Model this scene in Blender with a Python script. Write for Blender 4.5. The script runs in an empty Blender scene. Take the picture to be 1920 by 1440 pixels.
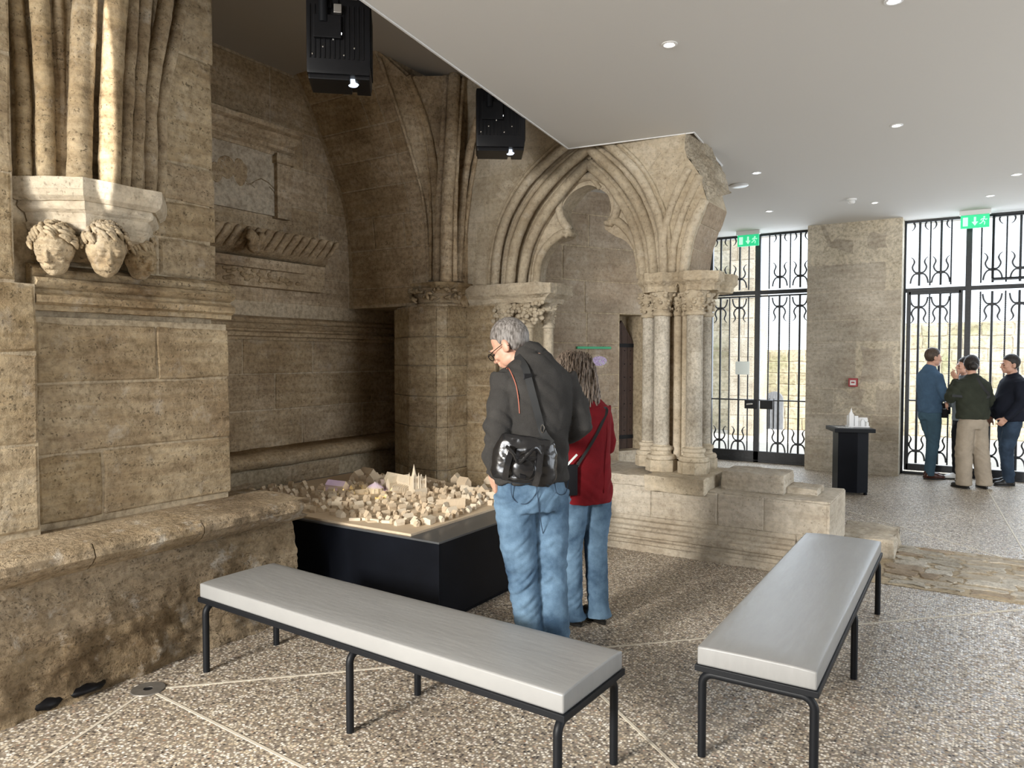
import bpy, math, random, bmesh
from mathutils import Vector, Matrix, noise
from mathutils.geometry import tessellate_polygon
random.seed(7)
SC = bpy.context.scene
COL = SC.collection
# ---------------------------------------------------------------- camera
F, CH, HZ = 1370.0, 1.6, 670.0
PIT = math.atan((720 - HZ) / F); YAW = math.atan(870 / 1370)
FW = Vector((-math.sin(YAW) * math.cos(PIT), math.cos(YAW) * math.cos(PIT), -math.sin(PIT)))
RT = Vector((math.cos(YAW), math.sin(YAW), 0)); UP = RT.cross(FW)
CP = Vector((0, 0, CH))
cam = bpy.data.cameras.new('camera'); camo = bpy.data.objects.new('camera', cam); COL.objects.link(camo)
cam.sensor_width = 36; cam.lens = F / 1920 * 36; cam.clip_start = 0.05; cam.clip_end = 300
camo.matrix_world = Matrix((( RT.x, UP.x, -FW.x, 0), (RT.y, UP.y, -FW.y, 0), (RT.z, UP.z, -FW.z, CH), (0, 0, 0, 1)))
SC.camera = camo
# ---------------------------------------------------------------- light
SC.view_settings.view_transform = 'Standard'; SC.view_settings.look = 'None'
SC.view_settings.gamma = 1.0; SC.view_settings.use_curve_mapping = False
SC.view_settings.exposure = 0.10
W = bpy.data.worlds.new('sky'); SC.world = W; W.use_nodes = True
wn = W.node_tree.nodes; wb = wn['Background']
wb.inputs[0].default_value = (0.84, 0.92, 1.0, 1); wb.inputs[1].default_value = 2.1
def lamp(name, kind, loc, direc, energy, color=(1, 1, 1), size=1, size_y=None, **kw):
    l = bpy.data.lights.new(name, kind); l.energy = energy; l.color = color
    if kind == 'AREA':
        l.size = size
        if size_y: l.shape = 'RECTANGLE'; l.size_y = size_y
    for k, v in kw.items(): setattr(l, k, v)
    o = bpy.data.objects.new(name, l); COL.objects.link(o); o.location = loc
    o.rotation_euler = Vector(direc).to_track_quat('-Z', 'Y').to_euler()
    return o
lamp('sun', 'SUN', (8, 6, 9), (-0.75, 0.42, -0.75), 6.5, (1, 0.94, 0.84), angle=0.02)
# daylight coming in by the glazed openings of the side wall and the one behind the visitor
lamp('side_opening_daylight', 'AREA', (4.9, 5.6, 1.75), (-1, 0, -0.12), 150, (0.90, 0.95, 1.0), 6.0, 3.0)
lamp('rear_opening_daylight', 'AREA', (-3.0, -4.1, 2.75), (1.15, 6.6, -2.6), 185, (1, 0.955, 0.88), 1.2, .9, spread=math.radians(80))
lamp('rear_fill_skylight', 'AREA', (-1.6, -4.1, 1.9), (0.05, 1, -0.08), 165, (0.95, 0.97, 1.0), 2.2, 2.4)  # soft fill added in the rear window opening
lamp('gate_daylight', 'AREA', (-1.2, 12.1, 2.1), (0, -1, -0.35), 230, (0.76, 0.87, 1.0), 4.6, 2.8)
_s = lamp('stripe_spot', 'SPOT', (2.6, -3.6, 2.6), Vector((-3.66, 2.02, 2.86)) - Vector((2.6, -3.6, 2.6)), 8500, (1, 0.98, 0.95), spot_size=math.radians(7.5), spot_blend=.12, shadow_soft_size=.01)  # added elliptical spot, shaped to throw a sun stripe on the ribs
_s.scale = (.085, 1, 1)

# ---------------------------------------------------------------- measuring
def ray(u, v): return FW * F + RT * (u - 960) + UP * (720 - v)
def onz(u, v, z=0.0):
    r = ray(u, v); return CP + r * ((z - CH) / r.z)
def ony(u, v, y):
    r = ray(u, v); return CP + r * (y / r.y)
def onx(u, v, x):
    r = ray(u, v); return CP + r * (x / r.x)

# ---------------------------------------------------------------- mesh helpers
class MB:
    def __init__(s): s.v = []; s.f = []
    def add(s, vs, fs):
        n = len(s.v); s.v += [tuple(p) for p in vs]; s.f += [tuple(i + n for i in f) for f in fs]; return s
    def box(s, x0, y0, z0, x1, y1, z1, b=0.0, M=None):
        if b <= 0:
            vs = [(x, y, z) for z in (z0, z1) for y in (y0, y1) for x in (x0, x1)]
            fs = [(0, 2, 3, 1), (4, 5, 7, 6), (0, 1, 5, 4), (2, 6, 7, 3), (0, 4, 6, 2), (1, 3, 7, 5)]
        else:
            bm = bmesh.new(); bmesh.ops.create_cube(bm, size=1)
            bmesh.ops.scale(bm, vec=(x1 - x0, y1 - y0, z1 - z0), verts=bm.verts)
            bmesh.ops.translate(bm, vec=((x0 + x1) / 2, (y0 + y1) / 2, (z0 + z1) / 2), verts=bm.verts)
            bmesh.ops.bevel(bm, geom=bm.edges[:] , offset=b, segments=2, affect='EDGES', profile=0.7)
            bm.verts.index_update(); vs = [tuple(q.co) for q in bm.verts]; fs = [tuple(q.index for q in f.verts) for f in bm.faces]; bm.free()
        if M is not None: vs = [tuple(M @ Vector(p)) for p in vs]
        return s.add(vs, fs)
    def tube(s, pts, r, n=8, cap=True, flat=1.0):
        pts = [Vector(p) for p in pts]; m = len(pts)
        rr = r if isinstance(r, (list, tuple)) else [r] * m
        vs = []; ref = None
        for i, p in enumerate(pts):
            t = (pts[min(i + 1, m - 1)] - pts[max(i - 1, 0)]).normalized()
            if ref is None:
                ref = Vector((0, 0, 1)) if abs(t.z) < 0.9 else Vector((1, 0, 0))
            x = (ref - t * ref.dot(t)).normalized(); y = t.cross(x); ref = x
            for k in range(n):
                a = 2 * math.pi * k / n
                vs.append(p + x * (math.cos(a) * rr[i] * flat) + y * (math.sin(a) * rr[i]))
        fs = []
        for i in range(m - 1):
            for k in range(n):
                k2 = (k + 1) % n
                fs.append((i * n + k, i * n + k2, (i + 1) * n + k2, (i + 1) * n + k))
        if cap: fs += [tuple(range(n))[::-1], tuple(range((m - 1) * n, m * n))]
        return s.add(vs, fs)
    def lathe(s, prof, c=(0, 0, 0), n=20, sx=1, sy=1, a0=0.0):
        vs = []; m = len(prof)
        for (r, z) in prof:
            for k in range(n):
                a = a0 + 2 * math.pi * k / n
                vs.append((c[0] + math.cos(a) * r * sx, c[1] + math.sin(a) * r * sy, c[2] + z))
        fs = [(i * n + k, i * n + (k + 1) % n, (i + 1) * n + (k + 1) % n, (i + 1) * n + k) for i in range(m - 1) for k in range(n)]
        fs += [tuple(range(n))[::-1], tuple(range((m - 1) * n, m * n))]
        return s.add(vs, fs)
    def ell(s, c, r, n=12, m=8, M=None):
        vs = []
        for i in range(m + 1):
            t = math.pi * i / m
            for k in range(n):
                a = 2 * math.pi * k / n
                p = Vector((math.sin(max(t, 0.02) if i < m else 0.02) * math.cos(a) * r[0], math.sin(max(t, 0.02) if i < m else 0.02) * math.sin(a) * r[1], -math.cos(t) * r[2]))
                if M is not None: p = M @ p
                vs.append(Vector(c) + p)
        fs = [(i * n + k, i * n + (k + 1) % n, (i + 1) * n + (k + 1) % n, (i + 1) * n + k) for i in range(m) for k in range(n)]
        fs += [tuple(range(n))[::-1], tuple(range(m * n, (m + 1) * n))]
        return s.add(vs, fs)
    def prism(s, poly, fn, t0, t1, holes=()):
        """poly: list of 2D points; fn(a,b,t)->3D; extruded from t0 to t1"""
        loops = [list(poly)] + [list(h) for h in holes]
        flat = [p for l in loops for p in l]; n = len(flat)
        tris = tessellate_polygon([[Vector((p[0], p[1], 0)) for p in l] for l in loops])
        vs = [fn(p[0], p[1], t0) for p in flat] + [fn(p[0], p[1], t1) for p in flat]
        fs = [tuple(t) for t in tris] + [tuple(i + n for i in t)[::-1] for t in tris]
        o = 0
        for l in loops:
            k = len(l)
            for i in range(k):
                j = (i + 1) % k; fs.append((o + i, o + j, o + j + n, o + i + n))
            o += k
        return s.add(vs, fs)
    def rings(s, rings, n=24):
        """rings: (cx,cy,cz,rx,ry[,pitch about x])"""
        vs = []
        for q in rings:
            cx, cy, cz, rx, ry = q[:5]; pt = q[5] if len(q) > 5 else 0; yw = q[6] if len(q) > 6 else 0
            for k in range(n):
                a = 2 * math.pi * k / n
                x = math.cos(a) * rx; y = math.sin(a) * ry
                x, y = x * math.cos(yw) - y * math.sin(yw), x * math.sin(yw) + y * math.cos(yw)
                vs.append((cx + x, cy + y * math.cos(pt), cz + y * math.sin(pt)))
        m = len(rings)
        fs = [(i * n + k, i * n + (k + 1) % n, (i + 1) * n + (k + 1) % n, (i + 1) * n + k) for i in range(m - 1) for k in range(n)]
        fs += [tuple(range(n))[::-1], tuple(range((m - 1) * n, m * n))]
        return s.add(vs, fs)
    def mesh(s, name, mat, smooth=False):
        me = bpy.data.meshes.new(name); me.from_pydata([tuple(p) for p in s.v], [], s.f); me.validate()
        bm = bmesh.new(); bm.from_mesh(me); bmesh.ops.recalc_face_normals(bm, faces=bm.faces); bm.to_mesh(me); bm.free()
        if mat: me.materials.append(mat)
        if smooth:
            me.polygons.foreach_set('use_smooth', [True] * len(me.polygons))
            if smooth != 'all':
                try: me.set_sharp_from_angle(angle=math.radians(38))
                except Exception: pass
        return me
def wloc(o):
    v = Vector((0, 0, 0))
    while o is not None: v = v + Vector(o.location); o = o.parent
    return v
def wmat(o):
    m = Matrix.Identity(4)
    while o is not None: m = Matrix.LocRotScale(o.location, o.rotation_euler, o.scale) @ m; o = o.parent
    return m
def put(name, me, parent=None, local=False, **kw):
    o = bpy.data.objects.new(name, me); COL.objects.link(o)
    if parent is not None:
        o.parent = parent
        if not local: o.matrix_basis = wmat(parent).inverted()
    for k, v in kw.items(): o[k] = v
    return o
def build(name, mb, mat, parent=None, smooth=False, local=False, **kw):
    return put(name, mb.mesh(name, mat, smooth), parent, local, **kw)
def thing(name, label, cat, loc=(0, 0, 0), rz=0.0, group=None):
    o = bpy.data.objects.new(name, None); COL.objects.link(o); o.location = loc; o.rotation_euler = (0, 0, rz)
    o.empty_display_size = 0.1
    o['label'] = label; o['category'] = cat
    if group: o['group'] = group
    return o
def struct(name, mb, mat, smooth=False, label=None):
    o = build(name, mb, mat, None, smooth); o['kind'] = 'structure'
    if label: o['label'] = label
    return o
def setorigin(o, loc):
    loc = Vector(loc); o.data.transform(Matrix.Translation(-loc)); o.location = loc; return o
def spline(pts, n=6):
    pts = [Vector(p) for p in pts]; out = []
    for i in range(len(pts) - 1):
        p0 = pts[max(i - 1, 0)]; p1 = pts[i]; p2 = pts[i + 1]; p3 = pts[min(i + 2, len(pts) - 1)]
        for k in range(n):
            t = k / n
            out.append(0.5 * ((2 * p1) + (p2 - p0) * t + (2 * p0 - 5 * p1 + 4 * p2 - p3) * t * t + (3 * p1 - p0 - 3 * p2 + p3) * t ** 3))
    out.append(pts[-1]); return out
def resample(pts, n):
    pts = [Vector(p) for p in pts]; L = [0]
    for i in range(1, len(pts)): L.append(L[-1] + (pts[i] - pts[i - 1]).length)
    out = []; j = 0
    for k in range(n):
        t = L[-1] * k / (n - 1)
        while j < len(L) - 2 and L[j + 1] < t: j += 1
        d = L[j + 1] - L[j]; out.append(pts[j].lerp(pts[j + 1], 0 if d == 0 else min(1, (t - L[j]) / d)))
    return out
def sweep(mb, prof, fn, a0, a1, n=1, cap=True):
    """prof: closed list of (p,q); fn(p,q,a)->3D"""
    m = len(prof); vs = []
    for i in range(n + 1):
        a = a0 + (a1 - a0) * i / n
        vs += [fn(p, q, a) for p, q in prof]
    fs = [(i * m + k, i * m + (k + 1) % m, (i + 1) * m + (k + 1) % m, (i + 1) * m + k) for i in range(n) for k in range(m)]
    if cap:
        tr = [tuple(t) for t in tessellate_polygon([[Vector((p, q, 0)) for p, q in prof]])]
        fs += tr + [tuple(i + n * m for i in t)[::-1] for t in tr]
    return mb.add(vs, fs)
def rough(o, amp, sc, seed=0, sub=0, zscale=1.0, amp2=0.0):
    me = o.data
    if sub:
        bm = bmesh.new(); bm.from_mesh(me)
        for _ in range(sub): bmesh.ops.subdivide_edges(bm, edges=bm.edges[:], cuts=1, use_grid_fill=True)
        bm.to_mesh(me); bm.free()
    nr = [v.normal.copy() for v in me.vertices]; off = Vector((seed * 3.1, seed * 1.7, seed))
    for v, nn in zip(me.vertices, nr):
        p = Vector((v.co.x * sc, v.co.y * sc, v.co.z * sc * zscale)) + off
        d = amp * noise.fractal(p, 0.7, 2.1, 4)
        if amp2: d += amp2 * noise.noise(p * 6)
        v.co += nn * d
    me.update(); return o
# ---------------------------------------------------------------- stone pieces on any surface S(a,b,h)
def stone(S, a0, a1, b0, b1, parent, mat, gap=0.006, proud=0.006, jit=0.004, ch=0.007, name='stone', skirt=0.02, clip=None):
    a0 += gap; a1 -= gap; b0 += gap; b1 -= gap
    if a1 - a0 < 0.03 or b1 - b0 < 0.02: return None
    j = lambda: random.uniform(-jit, jit)
    A_, B_ = a1 - a0, b1 - b0; r1, r2, r3, r4 = (random.uniform(.28, .38) for _ in range(4)); c_ = min(.012, A_ * .1, B_ * .1) * .5
    P = [(a0 + c_, b0 + j()), (a0 + A_ * r1, b0 + j()), (a1 - A_ * r2, b0 + j()), (a1 - c_, b0 + j()), (a1 + j(), b0 + c_), (a1 + j(), b0 + B_ * r3), (a1 + j(), b1 - c_), (a1 - c_, b1 + j()), (a1 - A_ * r1, b1 + j()), (a0 + A_ * r2, b1 + j()), (a0 + c_, b1 + j()), (a0 + j(), b1 - c_), (a0 + j(), b1 - B_ * r4), (a0 + j(), b0 + c_)]
    K = len(P); ca = sum(p[0] for p in P) / K; cb = sum(p[1] for p in P) / K
    def ins(p, d):
        return (p[0] + d * (1 if p[0] < a0 + .02 else -1 if p[0] > a1 - .02 else 0), p[1] + d * (1 if p[1] < b0 + .015 else -1 if p[1] > b1 - .015 else 0))
    pr = proud + random.uniform(-.35, .45) * proud
    vs = [S(p[0], p[1], -skirt) for p in P] + [S(p[0], p[1], pr - ch * .7) for p in P] + [S(*ins(p, ch), pr + random.uniform(-.15, .15) * ch) for p in P] + [S(ca, cb, pr + random.uniform(0, .003))]
    fs = []
    for i in range(K):
        k = (i + 1) % K
        fs += [(i, k, K + k, K + i), (K + i, K + k, 2 * K + k, 2 * K + i), (2 * K + i, 2 * K + k, 3 * K)]
    mb = MB(); mb.add(vs, fs)
    return build(name, mb, mat, parent)
def rows(S, parent, mat, zs, lens, a0, a1, **kw):
    """zs: joints along b; lens: per row list of breaks along a (or a float = average length)"""
    for i in range(len(zs) - 1):
        br = lens[i % len(lens)]
        if isinstance(br, (int, float)):
            x = a0 + br * random.uniform(.3, 1); br2 = []
            while x < a1 - br * .3: br2.append(x); x += br * random.uniform(.75, 1.25)
            br = br2
        xs = [a0] + [x for x in br if a0 + .02 < x < a1 - .02] + [a1]
        for k in range(len(xs) - 1): stone(S, xs[k], xs[k + 1], zs[i], zs[i + 1], parent, mat, **kw)
# ---------------------------------------------------------------- materials
def nmat(name, rough_=0.6, metal=0.0, color=(.5, .5, .5), spec=0.5):
    m = bpy.data.materials.new(name); m.use_nodes = True; b = m.node_tree.nodes['Principled BSDF']
    b.inputs['Base Color'].default_value = (*color, 1); b.inputs['Roughness'].default_value = rough_
    b.inputs['Metallic'].default_value = metal; b.inputs['Specular IOR Level'].default_value = spec
    return m, m.node_tree, b
def N(t, typ, **kw):
    n = t.nodes.new(typ)
    for k, v in kw.items():
        if k.startswith('i_'):
            key = k[2:]; key = int(key) if key.isdigit() else key.replace('_', ' ')
            n.inputs[key].default_value = v
        else: setattr(n, k, v)
    return n
def L(t, a, b): t.links.new(a, b)
def ramp(t, fac, stops):
    r = t.nodes.new('ShaderNodeValToRGB'); e = r.color_ramp.elements
    while len(e) < len(stops): e.new(0.5)
    for q, (p, c) in zip(e, stops): q.position = p; q.color = (*c, 1) if len(c) == 3 else c
    L(t, fac, r.inputs[0]); return r.outputs[0]
def mixc(t, fac, a, b, mode='MIX'):
    m = t.nodes.new('ShaderNodeMix'); m.data_type = 'RGBA'; m.blend_type = mode
    if isinstance(fac, (int, float)): m.inputs[0].default_value = fac
    else: L(t, fac, m.inputs[0])
    for s, i in ((a, 6), (b, 7)):
        if isinstance(s, tuple): m.inputs[i].default_value = (*s, 1)
        else: L(t, s, m.inputs[i])
    return m.outputs[2]
def math_(t, op, a, b=None):
    m = t.nodes.new('ShaderNodeMath'); m.operation = op
    for i, s in enumerate((a, b)):
        if s is None: continue
        if isinstance(s, (int, float)): m.inputs[i].default_value = s
        else: L(t, s, m.inputs[i])
    return m.outputs[0]
def stone_mat(name, c0, c1, c2, pits=0.5, bump=0.35, rnd=0.16, rough_=0.85, scale=1.0, white=0.0, strata=0.35, fine_=.7):
    m, t, b = nmat(name, rough_, spec=0.2)
    tc = N(t, 'ShaderNodeTexCoord'); co = tc.outputs['Object']
    big = N(t, 'ShaderNodeTexNoise', i_Scale=1.6 * scale, i_Detail=5.0, i_Roughness=0.6); L(t, co, big.inputs['Vector'])
    col = ramp(t, big.outputs[0], [(0.3, c0), (0.5, c1), (0.72, c2)])
    mp = N(t, 'ShaderNodeMapping'); mp.inputs['Scale'].default_value = (1.2, 1.2, 9); L(t, co, mp.inputs[0])
    st = N(t, 'ShaderNodeTexNoise', i_Scale=1.8 * scale, i_Detail=6.0, i_Roughness=0.65); L(t, mp.outputs[0], st.inputs['Vector'])
    sc = ramp(t, st.outputs[0], [(0.34, (0.50, 0.42, 0.34)), (0.47, (.85, .80, .72)), (0.58, (1.05, 1.05, 1.05)), (0.74, (0.95, 0.84, 0.68))])
    col = mixc(t, strata, col, sc, 'MULTIPLY')
    fine = N(t, 'ShaderNodeTexNoise', i_Scale=26 * scale, i_Detail=5.0, i_Roughness=0.7); L(t, co, fine.inputs['Vector'])
    fc = ramp(t, fine.outputs[0], [(0.36, (0.58, 0.55, 0.50)), (0.5, (1, 1, 1)), (0.64, (1.32, 1.3, 1.26))])
    col = mixc(t, fine_, col, fc, 'MULTIPLY')
    pn = N(t, 'ShaderNodeTexNoise', i_Scale=70 * scale, i_Detail=2.0, i_Roughness=0.5); L(t, co, pn.inputs['Vector'])
    pm = N(t, 'ShaderNodeTexNoise', i_Scale=3.0 * scale, i_Detail=3.0); L(t, mp.outputs[0], pm.inputs['Vector'])
    pmk = ramp(t, pm.outputs[0], [(0.45, (0, 0, 0)), (0.6, (1, 1, 1))])
    pit = ramp(t, pn.outputs[0], [(0.60, (0, 0, 0)), (0.65, (1, 1, 1))])
    pitm = mixc(t, 1.0, pit, pmk, 'MULTIPLY')
    pf = math_(t, 'MULTIPLY', pitm, pits)
    col = mixc(t, pf, col, (0.10, 0.075, 0.045))
    if white:
        wm = N(t, 'ShaderNodeTexNoise', i_Scale=5.5 * scale, i_Detail=8.0, i_Roughness=0.7); L(t, co, wm.inputs['Vector'])
        wf = ramp(t, wm.outputs[0], [(0.56, (0, 0, 0)), (0.68, (1, 1, 1))])
        col = mixc(t, math_(t, 'MULTIPLY', wf, white), col, (0.62, 0.57, 0.49))
    oi = N(t, 'ShaderNodeObjectInfo')
    hsv = N(t, 'ShaderNodeHueSaturation'); L(t, col, hsv.inputs['Color'])
    mr = N(t, 'ShaderNodeMapRange'); L(t, oi.outputs['Random'], mr.inputs[0]); mr.inputs[3].default_value = 1 - rnd; mr.inputs[4].default_value = 1 + rnd
    L(t, mr.outputs[0], hsv.inputs['Value'])
    mr2 = N(t, 'ShaderNodeMapRange'); L(t, oi.outputs['Random'], mr2.inputs[0]); mr2.inputs[3].default_value = 1 + rnd; mr2.inputs[4].default_value = 1 - rnd
    L(t, mr2.outputs[0], hsv.inputs['Saturation'])
    L(t, hsv.outputs[0], b.inputs['Base Color'])
    h1 = math_(t, 'MULTIPLY', fine.outputs[0], 0.6); h2 = math_(t, 'SUBTRACT', h1, pf)
    h3 = math_(t, 'ADD', h2, math_(t, 'MULTIPLY', st.outputs[0], .8))
    bp = N(t, 'ShaderNodeBump', i_Strength=bump, i_Distance=0.03); L(t, h3, bp.inputs['Height']); L(t, bp.outputs[0], b.inputs['Normal'])
    return m
M = {}
M['stone_warm'] = stone_mat('warm_limestone', (.22, .155, .09), (.37, .29, .185), (.50, .41, .28), pits=.75, bump=.5, white=.3, rnd=.07, strata=.6)
M['stone_dim'] = stone_mat('brown_limestone', (.27, .195, .12), (.42, .325, .215), (.52, .42, .30), pits=.6, bump=.5, white=.2, rnd=.07, strata=.5)
M['stone_pale'] = stone_mat('pale_limestone', (.35, .30, .235), (.45, .40, .325), (.56, .51, .43), fine_=.42, pits=.4, bump=.4, rnd=.06, white=.3, strata=.35)
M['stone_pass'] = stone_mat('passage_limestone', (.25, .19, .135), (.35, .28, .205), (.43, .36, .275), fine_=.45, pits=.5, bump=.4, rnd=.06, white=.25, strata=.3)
M['stone_arch'] = stone_mat('carved_limestone', (.35, .285, .20), (.48, .41, .305), (.59, .525, .42), fine_=.42, pits=.4, bump=.35, rnd=.05, white=.25, strata=.2)
M['stone_grey'] = stone_mat('grey_shaft_limestone', (.30, .265, .21), (.47, .43, .36), (.60, .56, .49), pits=.35, bump=.45, rnd=.08, scale=1.6, strata=.1, white=.4)
M['stone_ledge'] = stone_mat('weathered_ledge_stone', (.18, .13, .08), (.33, .255, .165), (.46, .375, .265), pits=.5, bump=1.0, rnd=.05, white=.6, scale=1.3, strata=.4)
M['stone_broken'] = stone_mat('broken_limestone', (.27, .22, .155), (.40, .34, .255), (.52, .46, .36), pits=.5, bump=.9, rnd=0, white=.5, scale=1.5, strata=.1)
M['mortar'] = stone_mat('lime_mortar', (.36, .29, .19), (.44, .36, .25), (.50, .42, .30), pits=.3, bump=.4, rnd=0, strata=.1)
M['mortar_pale'] = stone_mat('pale_lime_mortar', (.46, .40, .30), (.54, .48, .38), (.60, .54, .44), pits=.2, bump=.25, rnd=0, strata=.1)
M['mortar_dim'] = stone_mat('brown_lime_mortar', (.38, .305, .21), (.47, .385, .275), (.53, .45, .335), pits=.3, bump=.4, rnd=0, strata=.1)
M['stone_out'] = stone_mat('sunlit_yard_stone', (.32, .34, .20), (.56, .52, .42), (.68, .64, .54), pits=.3, bump=.3, rnd=.14, scale=.5)
M['plaster'] = stone_mat('old_plaster', (.30, .24, .17), (.44, .37, .28), (.52, .46, .36), pits=.1, bump=.5, rnd=0, strata=.1)
def simple(name, c, r=.6, metal=0, spec=.5, nz=0.0, sc=20, bump=0.0, bsc=60, stretch=None):
    m, t, b = nmat(name, r, metal, c, spec)
    if nz or bump:
        tc = N(t, 'ShaderNodeTexCoord'); co = tc.outputs['Object']
        if stretch:
            mp = N(t, 'ShaderNodeMapping'); mp.inputs['Scale'].default_value = stretch; L(t, co, mp.inputs[0]); co = mp.outputs[0]
        n = N(t, 'ShaderNodeTexNoise', i_Scale=float(sc), i_Detail=5.0, i_Roughness=.65); L(t, co, n.inputs['Vector'])
        lo = tuple(x * (1 - nz) for x in c); hi = tuple(min(1, x * (1 + nz)) for x in c)
        L(t, ramp(t, n.outputs[0], [(.3, lo), (.7, hi)]), b.inputs['Base Color'])
        if bump:
            n2 = N(t, 'ShaderNodeTexNoise', i_Scale=float(bsc), i_Detail=3.0); L(t, co, n2.inputs['Vector'])
            bp = N(t, 'ShaderNodeBump', i_Strength=bump, i_Distance=0.01); L(t, n2.outputs[0], bp.inputs['Height']); L(t, bp.outputs[0], b.inputs['Normal'])
    return m
def emis(name, c, s):
    m, t, b = nmat(name, .5, 0, c); b.inputs['Emission Color'].default_value = (*c, 1); b.inputs['Emission Strength'].default_value = s; return m
M['ceiling'] = simple('white_ceiling_paint', (.63, .62, .60), .9, spec=.1)
M['ceiling_old'] = simple('taupe_ceiling_paint', (.40, .37, .33), .9, spec=.1)
M['black_metal'] = simple('black_powder_coat', (.007, .008, .010), .5, spec=.22)
M['iron'] = simple('painted_iron', (.018, .020, .024), .5, nz=.4, sc=30, bump=.2)
M['black_panel'] = simple('black_laminate', (.004, .005, .008), .45, spec=.12, nz=.3, sc=3)
M['plinth_top'] = simple('grey_black_table_top', (.07, .073, .076), .36, spec=.6)
M['black_plastic'] = simple('black_plastic', (.005, .005, .006), .4, nz=.2, spec=.25)
M['cushion'] = simple('grey_vinyl', (.265, .265, .26), .40, spec=.45, nz=.05, sc=5, bump=.12, bsc=9, stretch=(1, 5, 1))
M['wood_model'] = simple('model_limewood', (.58, .46, .32), .65, nz=.10, sc=30, stretch=(1, 6, 1))
M['wood_pale'] = simple('model_pale_wood', (.68, .58, .44), .65, nz=.08, sc=20)
M['wood_door'] = simple('dark_oak', (.055, .028, .018), .6, nz=.4, sc=12, bump=.4, stretch=(6, 6, 1))
M['white_model'] = simple('white_resin', (.80, .80, .80), .4)
M['metal_light'] = simple('brushed_steel', (.55, .53, .50), .35, metal=.9)
M['disc'] = simple('bronze_grey_metal', (.19, .175, .155), .5, metal=.5, nz=.2)
M['inlay'] = simple('white_inlay', (.60, .54, .44), .6)
M['lens'] = simple('lens_glass', (.02, .02, .03), .05, spec=1)
M['lamp_on'] = emis('lit_lamp', (1, .96, .9), 14)
M['projector_light'] = emis('lit_lens', (.75, .85, 1), 1.2)
M['exit'] = emis('exit_sign_green', (.02, .52, .22), .75)
M['exit_white'] = emis('exit_sign_white', (.5, .95, .68), .6)
M['white_plastic'] = simple('white_plastic', (.7, .7, .69), .4)
M['paper'] = simple('white_paper', (.72, .78, .76), .7)
M['red_plastic'] = simple('red_plastic', (.32, .012, .02), .4)
M['green_trim'] = simple('green_paint', (.05, .35, .17), .6)
M['purple_print'] = simple('lilac_print', (.45, .35, .55), .7, nz=.5, sc=60)
M['chrome'] = simple('polished_metal', (.8, .8, .8), .15, metal=1)
# exposed aggregate floor
def floor_mat():
    m, t, b = nmat('exposed_aggregate', .5, spec=.45)
    tc = N(t, 'ShaderNodeTexCoord'); co = tc.outputs['Object']
    wn_ = N(t, 'ShaderNodeTexNoise', i_Scale=40.0, i_Detail=2.0); L(t, co, wn_.inputs['Vector'])
    co2 = mixc(t, 0.012, co, wn_.outputs[1])
    v = N(t, 'ShaderNodeTexVoronoi', i_Scale=77.0, i_Randomness=1.0); L(t, co2, v.inputs['Vector'])
    sep = N(t, 'ShaderNodeSeparateColor'); L(t, v.outputs['Color'], sep.inputs[0])
    col = ramp(t, sep.outputs[0], [(0, (.03, .028, .03)), (.15, (.12, .095, .08)), (.27, (.38, .30, .21)), (.42, (.60, .51, .38)), (.62, (.74, .67, .55)), (.84, (.96, .93, .87)), (1, (.34, .20, .12))])
    ed = ramp(t, v.outputs['Distance'], [(0.30, (0, 0, 0)), (.62, (1, 1, 1))])
    col = mixc(t, ed, col, (.24, .205, .165))
    lg = N(t, 'ShaderNodeTexNoise', i_Scale=.9, i_Detail=4.0); L(t, co, lg.inputs['Vector'])
    lgc = ramp(t, lg.outputs[0], [(.3, (.82, .79, .76)), (.7, (1.1, 1.08, 1.04))])
    col = mixc(t, .8, col, lgc, 'MULTIPLY')
    L(t, col, b.inputs['Base Color'])
    r = ramp(t, sep.outputs[1], [(0, (.28,) * 3), (1, (.7,) * 3)]); L(t, r, b.inputs['Roughness'])
    bp = N(t, 'ShaderNodeBump', i_Strength=.35, i_Distance=0.004); bp.invert = True; L(t, v.outputs['Distance'], bp.inputs['Height']); L(t, bp.outputs[0], b.inputs['Normal'])
    return m
M['floor'] = floor_mat()
# ================================================================ STRUCTURE
def SX(X): return lambda a, b, h: (X + h, a, b)
def SY(Y): return lambda a, b, h: (a, Y - h, b)
def box_struct(name, b, mat, **kw):
    mb = MB()
    for q in (b if isinstance(b[0], (tuple, list)) else [b]): mb.box(*q)
    return struct(name, mb, mat, **kw)
floor = box_struct('floor', (-6.2, -4.3, -0.2, 5.4, 11.75, 0), M['floor'], label='floor of exposed brown and cream pebble aggregate')
# white ceiling slab with its cut-out round the old arcade, taupe old ceiling above it
slab = [(5.3, -4.2), (-1.85, -4.2), (-2.73, 2.86), (-3.1, 5.82), (-2.0, 5.96), (-2.11, 7.14), (-3.9, 7.14), (-3.9, 11.75), (5.3, 11.75)]
struct('ceiling', MB().prism(slab, lambda a, b, t: (a, b, t), 3.46, 3.86), M['ceiling'], label='flat white dropped ceiling with small recessed spotlights')
edge = MB()
for (p, q) in ((slab[1], slab[2]), (slab[2], slab[3]), (slab[3], slab[4]), (slab[4], slab[5])):
    d = (Vector(q) - Vector(p)); n = Vector((-d.y, d.x)).normalized() * 0.012
    if True: edge.prism([p, q, (q[0] + n.x, q[1] + n.y), (p[0] + n.x, p[1] + n.y)], lambda a, b, t: (a, b, t), 3.452, 3.87)
struct('trim_1', edge, M['white_plastic'], label='thin white edge bead round the dropped ceiling')
box_struct('ceiling_upper', (-6.2, -4.3, 4.36, 5.4, 11.75, 4.6), M['ceiling_old'], label='taupe painted upper ceiling over the old bay')
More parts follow.
